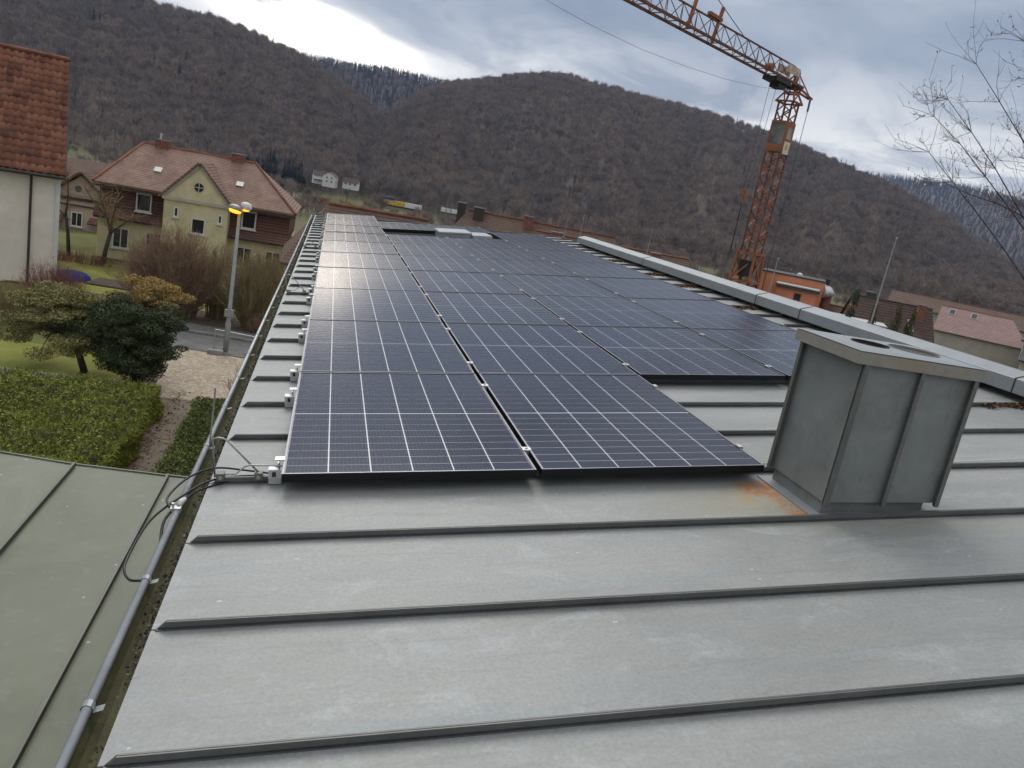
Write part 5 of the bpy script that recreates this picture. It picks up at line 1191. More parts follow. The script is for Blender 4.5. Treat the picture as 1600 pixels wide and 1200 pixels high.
# --- generic gabled house used further off: ridge along local x, front faces -y
def gabled(name, lab, loc, rot, w, d, he, hr_, wall, tile, chim=(), wins=(), skyl=(), over=0.35, gw=(), base=4.0, hip=(0, 0), group=None, cat='house'):
    t = thing(name, lab, cat, loc, rot, group)
    part('wall', MB().box(-w / 2, w / 2, 0, d, -base, he), M[wall], t)
    h0, h1 = hip
    if not h0: part('gable_wall', MB().prism([(0, he), (d, he), (d / 2, hr_ - 0.12)], 0, -w / 2, -w / 2 + 0.2), M[wall], t)
    if not h1: part('gable_wall', MB().prism([(0, he), (d, he), (d / 2, hr_ - 0.12)], 0, w / 2 - 0.2, w / 2), M[wall], t)
    k = (hr_ - he) / (d / 2); e = he - over * k; x0, x1 = -w / 2 - over * 0.7, w / 2 + over * 0.7
    mb = MB(); slab(mb, (x0, -over, e), (x1, -over, e), (x1 - h1, d / 2, hr_), (x0 + h0, d / 2, hr_), 0.14); slab(mb, (x1, d + over, e), (x0, d + over, e), (x0 + h0, d / 2, hr_), (x1 - h1, d / 2, hr_), 0.14)
    if h0: slab3(mb, (x0, d + over, e), (x0, -over, e), (x0 + h0, d / 2, hr_), 0.14)
    if h1: slab3(mb, (x1, -over, e), (x1, d + over, e), (x1 - h1, d / 2, hr_), 0.14)
    r = rpart('roof', mb, tile, t)
    part('ridge_tiles', MB().tube([(x0 + h0, d / 2, hr_ + 0.02), (x1 - h1, d / 2, hr_ + 0.02)], 0.09, 6), M['tile_red'] if tile != 'tile_brown' else M['trim_dark'], r)
    part('gutter', MB().tube([(x0, -over - 0.05, e - 0.05), (x1, -over - 0.05, e - 0.05)], 0.06, 6), M['trim_dark'], t)
    for cx_, cy_, cw_, ch_, mt in chim:
        c = part('chimney', MB().box(cx_ - cw_ / 2, cx_ + cw_ / 2, cy_ - cw_ * 0.4, cy_ + cw_ * 0.4, hr_ - 1.2 - abs(cy_ - d / 2) * k, hr_ + ch_), M[mt], r)
        part('chimney_cap', MB().box(cx_ - cw_ / 2 - 0.05, cx_ + cw_ / 2 + 0.05, cy_ - cw_ * 0.4 - 0.05, cy_ + cw_ * 0.4 + 0.05, hr_ + ch_ + 0.002, hr_ + ch_ + 0.07), M['kerb_stone'], r)
    for x, z, ww, hh in wins: window(t, x, 0, z, ww, hh)
    for x, z, ww, hh in gw: window(t, -x - ww, -w / 2 if False else -w / 2, z, ww, hh, face='left')
    for x, f, ww, hh in skyl:
        yy = -over + f * (d / 2 + over); zz = e + (yy + over) * k
        q = part('roof_window', MB().box(-ww / 2, ww / 2, -hh / 2, hh / 2, 0.02, 0.09), M['roof_metal_white'], r, (x, yy, zz), (math.atan(k), 0, 0))
        part('roof_pane', MB().box(-ww / 2 + 0.07, ww / 2 - 0.07, -hh / 2 + 0.07, hh / 2 - 0.07, 0.091, 0.10), M['window_glass'], r, (x, yy, zz), (math.atan(k), 0, 0))
    return t
# small pale house with a gable towards us, between the left house and the yellow house
sh = thing('small_house', 'small pale house with half timbered gable behind the left house', 'house', (-16.9, 58.0, -8.2))
part('wall', MB().box(-2.6, 1.55, 0, 9, -1, 3.9), M['render_pink'], sh)
part('gable_wall', MB().prism([(-1.55, 3.9), (1.6, 3.9), (0.2, 5.25)], 1, -0.06, 0.2), M['render_pink'], sh)
mr = MB(); slab(mr, (-2.05, -0.45, 3.55), (0.2, -0.45, 5.45), (0.2, 5, 5.45), (-2.05, 5, 3.55), -0.12); slab(mr, (0.2, -0.45, 5.45), (1.95, -0.45, 3.85), (1.95, 5, 3.85), (0.2, 5, 5.45), -0.12); rpart('gable_roof', mr, 'tile_old', sh)
mr = MB(); slab(mr, (-5, 1.6, 4.2), (2.6, 1.6, 4.2), (2.6, 5.4, 6.1), (-5, 5.4, 6.1), 0.12); slab(mr, (2.6, 9.4, 4.2), (-5, 9.4, 4.2), (-5, 5.4, 6.1), (2.6, 5.4, 6.1), 0.12); rpart('roof', mr, 'tile_old', sh)
part('half_timber', MB().box(-1.5, 1.5, -0.10, -0.062, 3.55, 3.75).bar((-1.5, -0.08, 3.2), (1.5, -0.08, 3.2), 0.04, 0.10), M['downpipe_brown'], sh)
part('round_window', MB().tube([(0.05, -0.10, 4.35), (0.05, -0.062, 4.35)], 0.22, 16), M['window_glass'], sh)
for x, z, w_, h_ in ((-0.35, 1.75, 0.75, 1.0), (-1.5, 2.4, 0.5, 0.8), (-0.45, -0.1, 0.85, 0.95), (-1.55, 1.05, 0.5, 0.7)): window(sh, x, 0, z, w_, h_)
ar = MB(); slab(ar, (-2.2, -0.9, 2.05), (-0.75, -0.9, 2.05), (-0.75, 0, 2.45), (-2.2, 0, 2.45), 0.08); rpart('porch_roof', ar, 'tile_hung', sh)
ar = MB(); slab(ar, (0.85, -0.7, 2.15), (1.6, -0.7, 2.15), (1.6, 0, 2.5), (0.85, 0, 2.5), 0.08); rpart('porch_roof', ar, 'tile_hung', sh)
part('stair_rail', MB().bar((-1.9, -1.2, -0.6), (-0.8, -1.2, 0.7), 0.06).bar((-1.9, -1.2, 0.2), (-0.8, -1.2, 1.4), 0.06), M['trim_dark'], sh)

gabled('tiled_house', 'old brown tiled house roof just beyond the far gutter end', (2.6, 35.5, -6.3), R(2), 8.6, 6.5, 2.9, 5.45, 'render_yellow', 'tile_old', hip=(2.0, 2.0), wins=((-3, 0.9, 0.9, 1.2), (0, 0.9, 0.9, 1.2)))
gabled('terraced_house', 'long brown tiled roof with several chimneys beyond the far panels', (14.2, 54.0, -7.5), R(-12), 13.4, 8.0, 4.0, 6.95, 'render_beige', 'tile_old',
       chim=((-5.3, 4.0, 0.62, 0.42, 'trim_dark'), (-3.9, 3.4, 0.80, 0.30, 'trim_dark'), (0.0, 3.4, 0.72, 0.34, 'brick')), hip=(2.2, 0), wins=((-3, 1.6, 0.9, 1.2),))
gabled('terraced_house', 'brick coloured tiled roof end with red chimney left of the ridge cap', (20.2, 51.4, -7.8), R(-14), 11.5, 7.0, 4.2, 6.72, 'brick', 'tile_old', chim=((-4.3, 2.6, 0.85, 0.15, 'brick'), (3.3, 2.6, 0.7, 0.0, 'brick')))
# --- village on the right, behind the ridge cap
ob = thing('orange_building', 'orange rendered flat roofed building behind the ridge cap', 'building', (51.2, 77.5, -12.5), R(-33))
part('wall', MB().box(-3.3, 3.5, 0.0, 7.0, 0, 10.55), M['render_orange'], ob)
part('roof_edge', MB().box(-3.4, 3.6, -0.1, 7.1, 10.553, 10.72), M['trim_dark'], ob)
part('annex_wall', MB().box(-1.3, 3.0, -2.4, -0.003, 0, 9.3), M['render_orange'], ob)
part('annex_roof', MB().box(-1.5, 3.2, -2.7, -0.01, 9.303, 9.62), M['trim_dark'], ob); part('annex_flashing', MB().box(-1.45, 3.15, -2.6, -0.01, 9.622, 9.75), M['roof_metal_white'], ob)
window(ob, 0.65, -2.4, 8.2, 0.75, 0.75, frame='trim_dark', bars=0, sill=False)
part('roof_dome', MB().tube([(0.7, 2.0, 10.72), (0.7, 2.0, 10.95), (0.7, 2.0, 11.08)], [0.32, 0.3, 0.1], 12), M['trim_white'], ob)
part('pipe', MB().tube([(-2.9, -0.08, 4), (-2.9, -0.08, 10.5)], 0.05, 6), M['downpipe_brown'], ob)
lb = thing('low_building', 'low flat building with white edged roof in front of the orange building', 'building', (52.9, 70.5, -12.3), R(-33))
part('wall', MB().box(-5, 5, 0, 5, 0, 7.05), M['brick'], lb); part('roof_edge', MB().box(-5.3, 5.3, -0.3, 5.3, 7.053, 7.30), M['trim_dark'], lb); part('roof_sheet', MB().box(-5.2, 5.2, -0.2, 5.2, 7.303, 7.40), M['roof_metal_white'], lb)
gabled('brown_roof_house', 'peach gabled house with large dark brown tiled roof behind the ridge cap', (60.0, 68.9, -12.2), R(-19), 8.4, 9.6, 4.5, 9.65, 'render_peach', 'tile_brown', chim=((2.9, 3.7, 0.75, 0.25, 'brick'), (-2.3, 5.2, 0.9, 0.55, 'trim_dark')),
       skyl=((1.9, 0.62, 0.55, 1.5),), gw=((3.2, 5.2, 0.75, 1.1), (5.6, 5.2, 0.75, 1.1)))
gabled('brick_chimney_house', 'house with red brick chimney stack left of the dark thuja', (60.2, 81.5, -12.4), R(-35), 7.0, 7.0, 4.2, 7.6, 'render_grey', 'tile_old', chim=((-1.2, 3.0, 1.5, 1.5, 'brick'),))
gabled('pink_roof_house', 'long house with pale pink tiled roof and two roof windows at the right', (93.0, 92.5, -13.0), R(-45), 12.0, 10.0, 6.6, 9.9, 'render_beige', 'tile_pink', skyl=((-4.6, 0.80, 0.9, 1.3), (-1.6, 0.80, 0.9, 1.3)), hip=(0, 3.0))
gabled('barn', 'long low brown roof beyond the pink roofed house', (118, 118, -13.2), R(-44), 34, 12, 7.6, 9.9, 'render_grey', 'tile_old')
fh = thing('apartment_block', 'beige flat roofed block with a row of small windows at the right edge', 'building', (93.8, 79.4, -13.4), R(-46))
part('wall', MB().box(-4.2, 12, 0, 8, -1, 5.6), M['render_beige'], fh); part('attic_wall', MB().box(-4.6, 12, 0.6, 8, 5.6, 8.2), M['render_grey'], fh); part('roof_edge', MB().box(-5.0, 12.4, -0.3, 8.2, 8.203, 8.42), M['trim_dark'], fh); part('balcony_edge', MB().box(-4.6, 12.3, -0.4, 0.59, 5.602, 5.75), M['trim_dark'], fh)
for i in range(8): window(fh, -3.6 + 1.9 * i, 0, 3.4, 1.0, 1.2); window(fh, -3.6 + 1.9 * i, 0, 0.8, 1.0, 1.2)
window(fh, 6.2, 0.6, 6.3, 0.7, 0.8, frame='trim_dark', bars=0)
mv = thing('metal_flue', 'shiny metal flue cowl rising behind the dark thuja', 'flue', (57.5, 79.5, -12.2), R(-30))
part('stack', MB().tube([(0, 0, 0), (0, 0, 8.6)], 0.45, 12), M['brick'], mv); part('cowl', MB().tube([(0, 0, 8.6), (-0.3, 0, 9.3), (-0.8, 0, 9.9)], [1.0, 0.75, 0.35], 12), M['alu'], mv, smooth=True); part('top_pipe', MB().tube([(-0.3, 0, 9.3), (-0.3, 0, 10.6)], 0.28, 10), M['crane_dark'], mv)
for nm, x0 in (('small_shed', 61.5),): pass
# thujas in front of the brown roof
def thuja(lab, x, y, z0, h, r, n, seed, mat='thuja_leaf'):
    g = np.random.default_rng(seed); t = thing('thuja', lab, 'tree', (x, y, z0)); k = 60
    zz = g.uniform(0.05, 1, k) ** 0.9; a = g.uniform(0, 6.28, k); rr = r * (1 - zz) ** 0.7 * g.uniform(0.4, 0.9, k)
    cs = np.stack([rr * np.cos(a), rr * np.sin(a), zz * h], 1); rs = np.stack([0.30 * r + 0 * zz, 0.30 * r + 0 * zz, 0.07 * h + 0 * zz], 1)
    V, F = clump(cs, rs, n, g, 0.16, 0.1, 0.4); link('foliage', np_mesh('foliage', V, F), M[mat], t); part('trunk', MB().tube([(0, 0, -0.3), (0, 0, h * 0.8)], [0.16, 0.03], 6), M['bark'], t)
thuja('dark green thuja left of the peach gable', 52.6, 67.6, -12.0, 10.0, 1.25, 5000, 81, 'yew_leaf')
thuja('olive thuja against the left end of the brown roof', 53.9, 65.9, -12.0, 9.0, 0.9, 4000, 82)
thuja('tall golden tipped thuja in front of the middle of the brown roof', 55.6, 64.6, -12.0, 9.6, 1.0, 4500, 83)
thuja('smaller golden tipped thuja right of the tall one on the brown roof', 56.6, 63.7, -12.0, 9.1, 0.9, 4000, 84)
# --- houses and vehicles far off in the valley
def gz(x, y): return float(ground(x, y))
for i, (x, y, w_, d_, he_, hr__, rot_, lab) in enumerate(((-5.6, 384, 7.6, 7, 2.6, 4.6, 6, 'white farm house with dark balcony at the foot of the hill, leftmost of three'), (1.0, 380, 7.5, 5.6, 3.6, 5.2, 80, 'tall white gabled house at the foot of the hill, middle of three'), (7.2, 378, 6.8, 6, 1.7, 3.6, -10, 'low white house with dark slate roof at the foot of the hill, right of three'))):
    t = gabled('farm_house', lab, (x, y, (-9.4, -9.8, -9.2)[i]), R(rot_), w_, d_, he_, hr__, 'house_white', 'tile_brown', wins=((-2.6, 0.3, 0.9, 1.0), (-0.5, 0.3, 0.9, 1.0), (1.7, 0.3, 0.9, 1.0)), gw=((1.2, 0.4, 0.8, 1.0), (3.3, 0.4, 0.8, 1.0), (1.2, 2.1, 0.8, 0.9), (3.3, 2.1, 0.8, 0.9)) if i == 1 else (), base=1.6)
    if i == 0: part('balcony', MB().box(-3.6, 3.4, -1.4, -0.1, 0.2, 1.3), M['trim_dark'], t); part('balcony_front', MB().box(-3.7, 0.5, -1.55, -1.41, 0.5, 1.5), M['house_white'], t)
bv = thing('long_vehicle', 'long yellow and white vehicle passing through the valley', 'vehicle', (29.0, 345, -13.6), R(-4))
part('body', MB().box(-8.5, 1.0, -1.4, 1.4, 0.7, 2.6), M['vehicle_yellow'], bv); part('body', MB().box(1.2, 8.5, -1.4, 1.4, 0.7, 2.6), M['house_white'], bv); part('top', MB().box(-8.2, -3.0, -1.2, 1.2, 2.602, 3.5), M['blue_tarp'], bv); part('underframe', MB().box(-8.3, 8.3, -1.2, 1.2, 0.05, 0.698), M['crane_dark'], bv)
bv2 = thing('white_vehicle', 'short white vehicle in the valley right of the yellow one', 'vehicle', (49.5, 343, -12.4), R(-4))
part('body', MB().box(-3.8, 3.8, -1.3, 1.3, 0.6, 2.3), M['house_white'], bv2); part('underframe', MB().box(-3.6, 3.6, -1.2, 1.2, 0.05, 0.598), M['crane_dark'], bv2)
def pylon(lab, x, y, h, name='power_pylon'):
    t = thing(name, lab, 'pylon', (x, y, gz(x, y) - 0.3)); mb = MB(); b = h * 0.07
    for sx, sy in ((1, 1), (1, -1), (-1, -1), (-1, 1)): mb.bar((sx * b, sy * b, 0), (sx * 0.25, sy * 0.25, h * 0.93), 0.16)
    for i in range(9):
        f0, f1 = i / 9, (i + 1) / 9; w0 = b + (0.25 - b) * f0; w1 = b + (0.25 - b) * f1
        mb.bar((-w0, -w0, f0 * h * 0.93), (w1, -w1, f1 * h * 0.93), 0.09).bar((w0, -w0, f0 * h * 0.93), (-w1, -w1, f1 * h * 0.93), 0.09)
    part('lattice_mast', mb, M['pylon_steel'], t); part('cross_arm', MB().bar((-2.6, 0, h * 0.90), (2.6, 0, h * 0.90), 0.16).bar((-1.8, 0, h * 0.80), (1.8, 0, h * 0.80), 0.14).bar((0, 0, h * 0.93), (0, 0, h), 0.12), M['pylon_steel'], t)
pylon('lattice power pylon in the valley above the brown tiled roof', 47.5, 333, 20)
pylon('lattice power pylon in the valley at the right below the wooded hill', 181, 172, 11.5)
# single trees standing about the valley floor
TB = [bare_tree_mesh('crown', 300 + i, 420, slim=s, wid=0.008) for i, s in enumerate((1.15, 1.0, 1.3, 0.9))]
for me, mt in zip(TB, ('twig_brown', 'twig_dark', 'twig_olive', 'twig_red')): me.materials.append(M[mt])
trees = [(-17, 250, 9, 0, 'reddish bare tree in the valley just right of the yellow house roof'), (-9, 262, 12, 1, 'dark bare tree in the valley below the white farm house'), (-2, 240, 9, 3, 'russet bare tree in the valley beyond the far gutter end'),
         (4, 262, 9, 2, 'pale olive bare tree in the valley beyond the leftmost panel column'), (10, 255, 8.5, 0, 'brown bare tree in the valley beside the small lane'), (16, 268, 12.5, 1, 'tall dark bare tree in the valley left of the yellow vehicle'),
         (25, 245, 9, 1, 'dark rounded tree in the valley below the yellow vehicle'), (38, 248, 10, 1, 'dark bare tree in the valley below the white vehicle'), (33, 300, 8, 2, 'light brown bush tree beside the yellow vehicle'),
         (48, 262, 9, 0, 'brown bare tree in the valley behind the first roof chimney'), (62, 262, 10, 3, 'russet tree in the valley above the brown tiled roof'), (74, 255, 8.5, 0, 'brown bare tree in the valley above the brick coloured roof'),
         (-58, 330, 11, 0, 'reddish bare tree in the field left of the yellow house ridge'), (-74, 335, 9, 2, 'olive bare tree in the field beside the red tiled house'), (6.5, 372, 9, 1, 'dark pointed tree in front of the tall white house')]
for x, y, h, k, lab in trees:
    t = thing('valley_tree', lab, 'tree', (x, y, gz(x, y) - 0.2), (0, 0, float(x % 6.0)), 'bare trees standing in the valley'); o = link('crown', TB[k], None, t); o.scale = (h, h, h * 0.95)
    part('trunk', MB().tube([(0, 0, -0.2), (0.05, 0, h * 0.35)], [h * 0.022, h * 0.014], 6), M['bark'], t)
# belts of scrub along the valley floor and the foot of the hills
g = np.random.default_rng(91); n = 1500; az = g.uniform(-22, 50, n); r = np.where(g.uniform(size=n) < 0.6, g.uniform(335, 400, n), g.uniform(215, 330, n)); k = (vnoise(az * 0.7, r / 22.0, 31) > 0.52) | (r > 385)
az = az[k]; r = r[k]; x = OX + r * np.sin(np.radians(az)); y = OY + r * np.cos(np.radians(az)); sel = ~((np.abs(x - 2) < 16) & (y > 330) & (y < 392)) & ~((x > 12) & (x < 60) & (y > 325) & (y < 360)); x, y, r = x[sel], y[sel], r[sel]
scatter('valley_scrub', 'brown scrub and bushes along the valley floor below the hills', 'scrub', np.stack([x, y, ground(x, y)], 1), g.uniform(3.5, 8.5, len(x)), BARE, 5, 92)
# ------------------------------------------------------------------ tower crane
CX, CY = 25.45, 41.95
CZ = gz(CX, CY)
yaw = math.atan2(32.85 - CY, 11.75 - CX)      # jib direction in plan
cr = thing('tower_crane', 'rusty orange lattice tower crane with jib reaching left', 'crane', (CX, CY, CZ), yaw)
# local axes: +x along the jib, z up from the ground
def L(z): return z - CZ                     # world height -> local
HW = 0.46
def lattice(z0, z1, hw, bays, chord, brace, mats=('crane_paint', 'crane_rust')):
    c = [MB().bar((sx * hw, sy * hw, z0), (sx * hw, sy * hw, z1), chord) for sx, sy in ((1, 1), (1, -1), (-1, -1), (-1, 1))]
    b = MB(); k = (z1 - z0) / bays
    for i in range(bays):
        a0, a1 = z0 + i * k, z0 + (i + 1) * k; am = (a0 + a1) / 2
        for (p, q) in (((-1, -1), (1, -1)), ((1, -1), (1, 1)), ((1, 1), (-1, 1)), ((-1, 1), (-1, -1))):
            P0 = (p[0] * hw, p[1] * hw); Q0 = (q[0] * hw, q[1] * hw)
            b.bar((*P0, a0), (*Q0, am), brace).bar((*Q0, am), (*P0, a1), brace)
            if i % 2 == 0: b.bar((*P0, a1), (*Q0, a1), brace * 0.8)
    return c, b
c, b = lattice(L(0.45), L(6.55), HW, 6, 0.085, 0.065); [part('mast_chord', q, M['crane_rust'], cr) for q in c]; part('mast_bracing', b, M['crane_paint'], cr)
c, b = lattice(L(8.35), L(9.45), HW * 0.92, 1, 0.09, 0.06); [part('mast_chord', q, M['crane_rust'], cr) for q in c]; part('mast_bracing', b, M['crane_paint'], cr)
# tapering head under the jib
hd = MB()
for sx, sy in ((1, 1), (1, -1), (-1, -1), (-1, 1)):
    hd.bar((sx * 0.57, sy * 0.57, L(9.45)), (sx * 0.30, sy * 0.30, L(9.98)), 0.09).bar((sx * 0.30, sy * 0.30, L(9.98)), (sx * 0.42, sy * 0.36, L(10.42)), 0.09)
for z, w_ in ((9.45, 0.58), (9.98, 0.32)):
    for a, b_ in (((-1, -1), (1, -1)), ((1, -1), (1, 1)), ((1, 1), (-1, 1)), ((-1, 1), (-1, -1))): hd.bar((a[0] * w_, a[1] * w_, L(z)), (b_[0] * w_, b_[1] * w_, L(z)), 0.09)
hd.bar((-0.57, -0.57, L(9.45)), (0.30, -0.30, L(9.98)), 0.06).bar((0.57, 0.57, L(9.45)), (-0.30, 0.30, L(9.98)), 0.06).bar((0.3, -0.3, L(9.98)), (-0.42, -0.36, L(10.42)), 0.06)
part('mast_head', hd, M['crane_paint'], cr)
# base turret seen above the ridge cap, and the undercarriage below it
tw = MB()
for sx, sy in ((1, 1), (1, -1), (-1, -1), (-1, 1)): tw.bar((sx * 0.66, sy * 0.66, L(-1.35)), (sx * 0.58, sy * 0.58, L(0.45)), 0.13)
for z, w_ in ((0.45, 0.62), (-1.3, 0.70)):
    for a, b_ in (((-1, -1), (1, -1)), ((1, -1), (1, 1)), ((1, 1), (-1, 1)), ((-1, 1), (-1, -1))): tw.bar((a[0] * w_, a[1] * w_, L(z)), (b_[0] * w_, b_[1] * w_, L(z)), 0.12)
for s in (-1, 1): tw.bar((s * 0.66, -0.66, L(-1.3)), (s * 0.1, 0.58, L(0.4)), 0.10).bar((-0.66, s * 0.66, L(-1.3)), (0.58, s * 0.58, L(0.4)), 0.10).bar((0.66, s * 0.66, L(-1.3)), (-0.58, s * 0.58, L(0.4)), 0.08)
part('turret', tw, M['crane_orange'], cr)
part('winch', MB().box(-0.35, 0.35, -0.4, 0.35, L(-1.0), L(0.0)), M['crane_dark'], cr)
uc, ub = lattice(0.7, L(-1.38), 0.60, 4, 0.12, 0.09); [part('undercarriage_post', q, M['crane_rust'], cr) for q in uc]; part('undercarriage_bracing', ub, M['crane_paint'], cr)
part('base_frame', MB().box(-2.2, 2.2, -0.2, 0.2, 0.35, 0.70).box(-0.2, 0.2, -2.2, 2.2, 0.34, 0.69), M['crane_rust'], cr)
for sx, sy in ((2.0, 0), (-2.0, 0), (0, 2.0), (0, -2.0)): part('outrigger_foot', MB().box(sx - 0.3, sx + 0.3, sy - 0.3, sy + 0.3, 0.0, 0.34), M['concrete'], cr)
part('counterweight', MB().box(-2.6, -1.2, -1.0, 1.0, 0.72, 2.2), M['concrete'], cr)
# cab built into the mast
cb = part('cab', MB().box(-0.52, 0.52, -0.52, 0.52, L(6.58), L(7.0)), M['crane_orange'], cr)
part('cab_roof', MB().box(-0.52, 0.52, -0.52, 0.52, L(8.2), L(8.35)), M['crane_orange'], cr)
fr_ = MB()
for sx, sy in ((1, 1), (1, -1), (-1, -1), (-1, 1)): fr_.box(sx * 0.48 - 0.04, sx * 0.48 + 0.04, sy * 0.48 - 0.04, sy * 0.48 + 0.04, L(7.002), L(8.198))
part('cab_frame', fr_, M['crane_orange'], cb)
part('cab_window', MB().box(0.48, 0.50, -0.43, 0.43, L(7.01), L(8.19)).box(-0.50, -0.48, -0.43, 0.43, L(7.01), L(8.19)), M['cab_glass'], cb)
part('cab_window', MB().box(-0.26, 0.26, 0.521, 0.53, L(7.35), L(8.0)).box(-0.26, 0.26, -0.53, -0.521, L(7.35), L(8.0)), M['cab_glass'], cb)
part('cab_side', MB().box(-0.43, 0.43, 0.48, 0.52, L(7.01), L(8.19)).box(-0.43, 0.43, -0.52, -0.48, L(7.01), L(8.19)), M['crane_orange'], cb)
# white sign plate with a yellow sun mark on the cab side
for s in (1, -1):
    sg = part('sign_plate', MB().box(-0.36, 0.36, s * 0.535 - 0.008, s * 0.535 + 0.008, L(6.50), L(7.22)), M['trim_white'], cb)
    part('sign_mark', MB().tube([(0.02, s * 0.543, L(6.90)), (0.02, s * 0.553, L(6.90))], 0.17, 14), M['vehicle_yellow'], cb)
# jib: triangular truss, level
JZ = 10.42; JL = 27.0; jh = 0.98; jw = 0.40
jb = MB()
for s in (-1, 1): jb.bar((-0.5, s * jw, L(JZ)), (JL, s * jw, L(JZ)), 0.10, 0.12)
jt = MB().bar((0.3, 0, L(JZ + jh)), (JL - 1, 0, L(JZ + jh)), 0.075)
br = MB(); k = 1.30; n = int(JL / k) - 1
for i in range(n):
    x0 = 0.3 + i * k
    for s in (-1, 1): br.bar((x0, s * jw, L(JZ)), (x0 + k * 0.55, 0, L(JZ + jh)), 0.032).bar((x0 + k * 0.55, 0, L(JZ + jh)), (x0 + k, s * jw, L(JZ)), 0.036)
    br.bar((x0, -jw, L(JZ)), (x0 + k, jw, L(JZ)), 0.032).bar((x0, -jw, L(JZ)), (x0, jw, L(JZ)), 0.04)
jib = part('jib_lower_chords', jb, M['crane_rust'], cr); part('jib_top_chord', jt, M['crane_rust'], cr); part('jib_bracing', br, M['crane_rust'], cr)
part('jib_mast', MB().bar((-0.05, 0.0, L(JZ)), (-0.25, 0.0, L(11.25)), 0.20, 0.28).bar((0.5, 0.3, L(JZ)), (-0.2, 0.05, L(11.2)), 0.09).bar((0.5, -0.3, L(JZ)), (-0.2, -0.05, L(11.2)), 0.09), M['crane_paint'], cr)
part('name_board', MB().box(0.15, 1.75, -0.31, -0.28, L(10.85), L(11.28)).box(0.15, 1.75, 0.28, 0.31, L(10.85), L(11.28)), M['crane_sign'], cr)
part('counter_jib', MB().bar((-0.3, 0.28, L(10.36)), (-2.6, 0.10, L(10.18)), 0.10).bar((-0.3, -0.28, L(10.36)), (-2.6, -0.10, L(10.18)), 0.10).bar((-0.25, 0.0, L(11.2)), (-2.6, 0, L(10.2)), 0.05).bar((-0.9, 0, L(10.3)), (-0.6, 0, L(10.95)), 0.03).bar((-0.9, 0, L(10.3)), (-1.3, 0, L(10.52)), 0.03), M['crane_paint'], cr)
tl = part('trolley', MB().box(1.2, 3.0, -0.45, 0.45, L(JZ - 0.30), L(JZ - 0.09)).box(1.5, 2.3, -0.3, 0.3, L(JZ - 0.56), L(JZ - 0.302)), M['crane_dark'], cr)
part('pulley_housing', MB().tube([(3.3, -0.2, L(JZ + 0.3)), (3.3, 0.2, L(JZ + 0.3))], 0.22, 10), M['crane_paint'], cr)
part('slewing_ring', MB().tube([(0, 0, L(10.24)), (0, 0, L(10.36))], 0.46, 16), M['crane_dark'], cr)
jf = MB()
for x in (9.6, 12.0): part('fold_strut', MB().bar((x, 0, L(JZ)), (x - 0.35, 0, L(JZ + jh + 0.75)), 0.14), M['crane_paint'], cr)
jf.bar((9.2, 0, L(JZ + jh + 0.15)), (10.4, 0, L(JZ + jh + 0.18)), 0.2, 0.16)
part('fold_link', jf, M['crane_paint'], cr)
part('hoist_rope', MB().bar((2.15, 0.1, L(JZ - 0.5)), (2.6, 0.1, L(4.0)), 0.018).bar((2.95, 0.1, L(JZ - 0.3)), (2.7, -0.1, L(4.0)), 0.018), M['rope'], cr)
hk = part('hook_block', MB().box(2.48, 2.82, -0.12, 0.12, L(3.62), L(4.0)).bar((2.65, 0, L(3.65)), (2.65, 0, L(3.2)), 0.09), M['crane_orange'], cr)
part('sling', MB().bar((2.65, 0, L(3.2)), (2.6, 0, L(0.2)), 0.045), M['crane_dark'], cr)
part('guy_rope', MB().bar((-2.6, 0, L(10.15)), (-2.62, 0, L(9.45)), 0.09).bar((-2.62, 0, L(9.5)), (-2.7, 0, L(3.2)), 0.028).bar((-2.7, 0, L(3.2)), (-2.7, 0, L(-1.4)), 0.04).box(-2.8, -2.6, -0.1, 0.1, L(3.0), L(3.5)), M['rope'], cr)
part('luffing_rope', MB().bar((6.6, 0, L(JZ + jh)), (26.0, 0, L(JZ + jh + 5.5)), 0.028), M['rope'], cr)
rp = MB().tube([(25.6, 41.6, 10.05), (22.5, 40.4, 9.62), (20, 39.5, 9.42), (17, 38.3, 9.34), (14, 37.2, 9.42), (11, 36.1, 9.68), (8, 35, 10.1)], 0.009, 5); o = part('overhead_cable', rp, M['thin_cable']); tag(o, 'thin overhead cable sagging below the crane jib', 'cable')

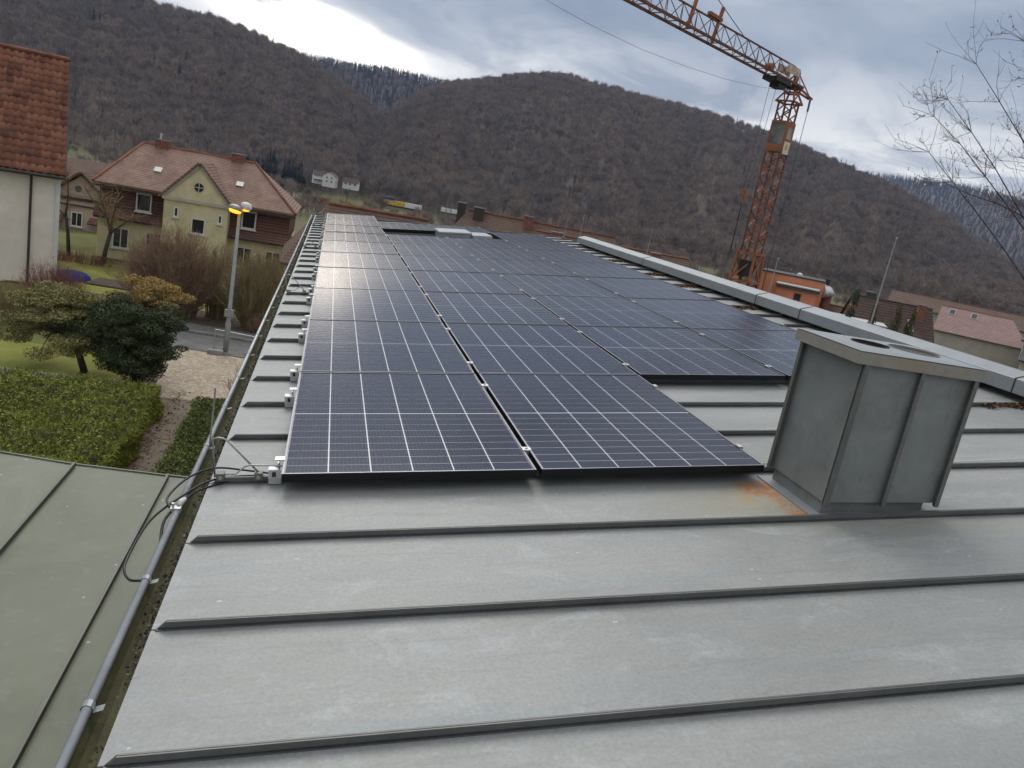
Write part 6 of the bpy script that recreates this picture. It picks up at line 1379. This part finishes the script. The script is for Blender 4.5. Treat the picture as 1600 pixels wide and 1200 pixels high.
# ------------------------------------------------------------------ bare tree whose branches reach in from the right
nt = thing('near_tree', 'bare tree with budding branches reaching in at the right edge', 'tree', (14.6, 7.4, -6.5))
g = np.random.default_rng(77); tr = MB()
tr.tube([(0, 0, 0), (-0.1, 0.0, 3.0), (-0.15, 0.05, 6.0), (-0.1, 0.1, 9.0), (0.0, 0.1, 12.0)], [0.24, 0.20, 0.16, 0.11, 0.05], 10)
part('trunk', tr, M['bark'], nt, smooth=True)
tips = [(-4.6, 1.9, 9.85), (-4.55, 1.85, 10.75), (-4.65, 1.95, 10.45), (-4.3, 1.7, 11.35), (-3.9, 1.3, 11.75), (-3.6, 1.0, 10.2), (-3.3, 0.9, 9.2), (-3.5, 1.3, 11.3), (-3.9, 2.1, 9.4), (-3.4, 0.2, 10.8)]
bm_ = MB(); base = []
for i, t in enumerate(tips):
    t = Vector(t); s = Vector((-0.12, 0.05, 5.2 + 0.33 * i)); a = s.lerp(t, 0.35) + Vector((0, 0, 0.45)); c = s.lerp(t, 0.72) + Vector((0, g.normal(0, 0.1), 0.25))
    pts = []
    for k in range(9):
        f = k / 8; p = s * (1 - f) ** 3 + a * 3 * f * (1 - f) ** 2 + c * 3 * f * f * (1 - f) + t * f ** 3; pts.append(p + Vector(tuple(g.normal(0, 0.02, 3))))
    bm_.tube(pts, [0.022 * (1 - 0.78 * k / 8) for k in range(9)], 5); base += [(p, (pts[min(8, k + 1)] - pts[max(0, k - 1)]).normalized(), 1 - 0.6 * k / 8) for k, p in enumerate(pts) if k >= 3]
for k in range(9):   # limbs on the far side, out of the picture, for a whole crown
    a = g.uniform(-1.2, 1.4); z = 5.5 + 0.6 * k; e = Vector((3.6 * math.cos(a), 3.6 * math.sin(a), z + 2.0)); s = Vector((-0.1, 0.05, z))
    bm_.tube([s, s.lerp(e, 0.5) + Vector((0, 0, 0.3)), e], [0.05, 0.03, 0.008], 5); base += [(s.lerp(e, f), (e - s).normalized(), 0.8) for f in (0.4, 0.6, 0.8, 1.0)]
part('limb', bm_, M['bark'], nt, smooth=True)
nb = 520; w = g.integers(0, len(base), nb); P0 = np.array([tuple(base[i][0]) for i in w]); D = np.array([tuple(base[i][1]) for i in w])
d = unit(D + g.normal(size=(nb, 3)) * 0.6 + np.array([-0.25, 0, -0.10])); Ln = g.uniform(0.25, 0.95, (nb, 1))
P = np.stack([P0, P0 + d * Ln * 0.35 + g.normal(0, 0.02, (nb, 3)), P0 + d * Ln * 0.7 + g.normal(0, 0.03, (nb, 3)), P0 + d * Ln + g.normal(0, 0.03, (nb, 3)) + np.array([0, 0, 0.10])], 1)
parts = [stems(P, 0.0045, 0.0018, 4)]
n2_ = 1100; w = g.integers(0, nb, n2_); q0 = P[w, 2] * 0.5 + P[w, 1] * 0.5; dd = unit(d[w] + g.normal(size=(n2_, 3)) * 0.8); l2 = g.uniform(0.08, 0.34, (n2_, 1))
Q = np.stack([q0, q0 + dd * l2 * 0.55 + g.normal(0, 0.012, (n2_, 3)), q0 + dd * l2 + np.array([0, 0, 0.05])], 1); parts.append(stems(Q, 0.0035, 0.0016, 3))
V, F = merge(*parts); tw_ = link('twigs', np_mesh('twigs', V, F), M['twig_dark'], nt)
E_ = np.concatenate([P[:, 3], P[:, 2], Q[:, 2], Q[:, 1]]); nbud = 2600; E2 = E_[g.integers(0, len(E_), nbud)] + g.normal(0, 0.012, (nbud, 3))
V, F = blades(E2, g.normal(size=(nbud, 3)) * 0.6 + np.array([0, 0, 0.7]), g.uniform(0.02, 0.055, nbud), g.uniform(0.010, 0.018, nbud), g); b_ = link('buds', np_mesh('buds', V, F), M['twig_red'], nt); b_['kind'] = 'stuff'

# ------------------------------------------------------------------ damp winter air between here and the hills
hz = part('haze', MB().box(-6300, 6300, -6300, 6300, -18.2, 275), None); tag(hz, kind='stuff')
hz.data.materials.clear(); hm = bpy.data.materials.new('haze'); hm.use_nodes = True; hm.node_tree.nodes.clear()
pv = hm.node_tree.nodes.new('ShaderNodeVolumePrincipled'); pv.inputs['Color'].default_value = (0.50, 0.64, 0.92, 1); pv.inputs['Density'].default_value = 0.00013; pv.inputs['Anisotropy'].default_value = 0.2
ho = hm.node_tree.nodes.new('ShaderNodeOutputMaterial'); hm.node_tree.links.new(pv.outputs[0], ho.inputs['Volume']); hz.data.materials.append(hm); hz.display_type = 'WIRE'
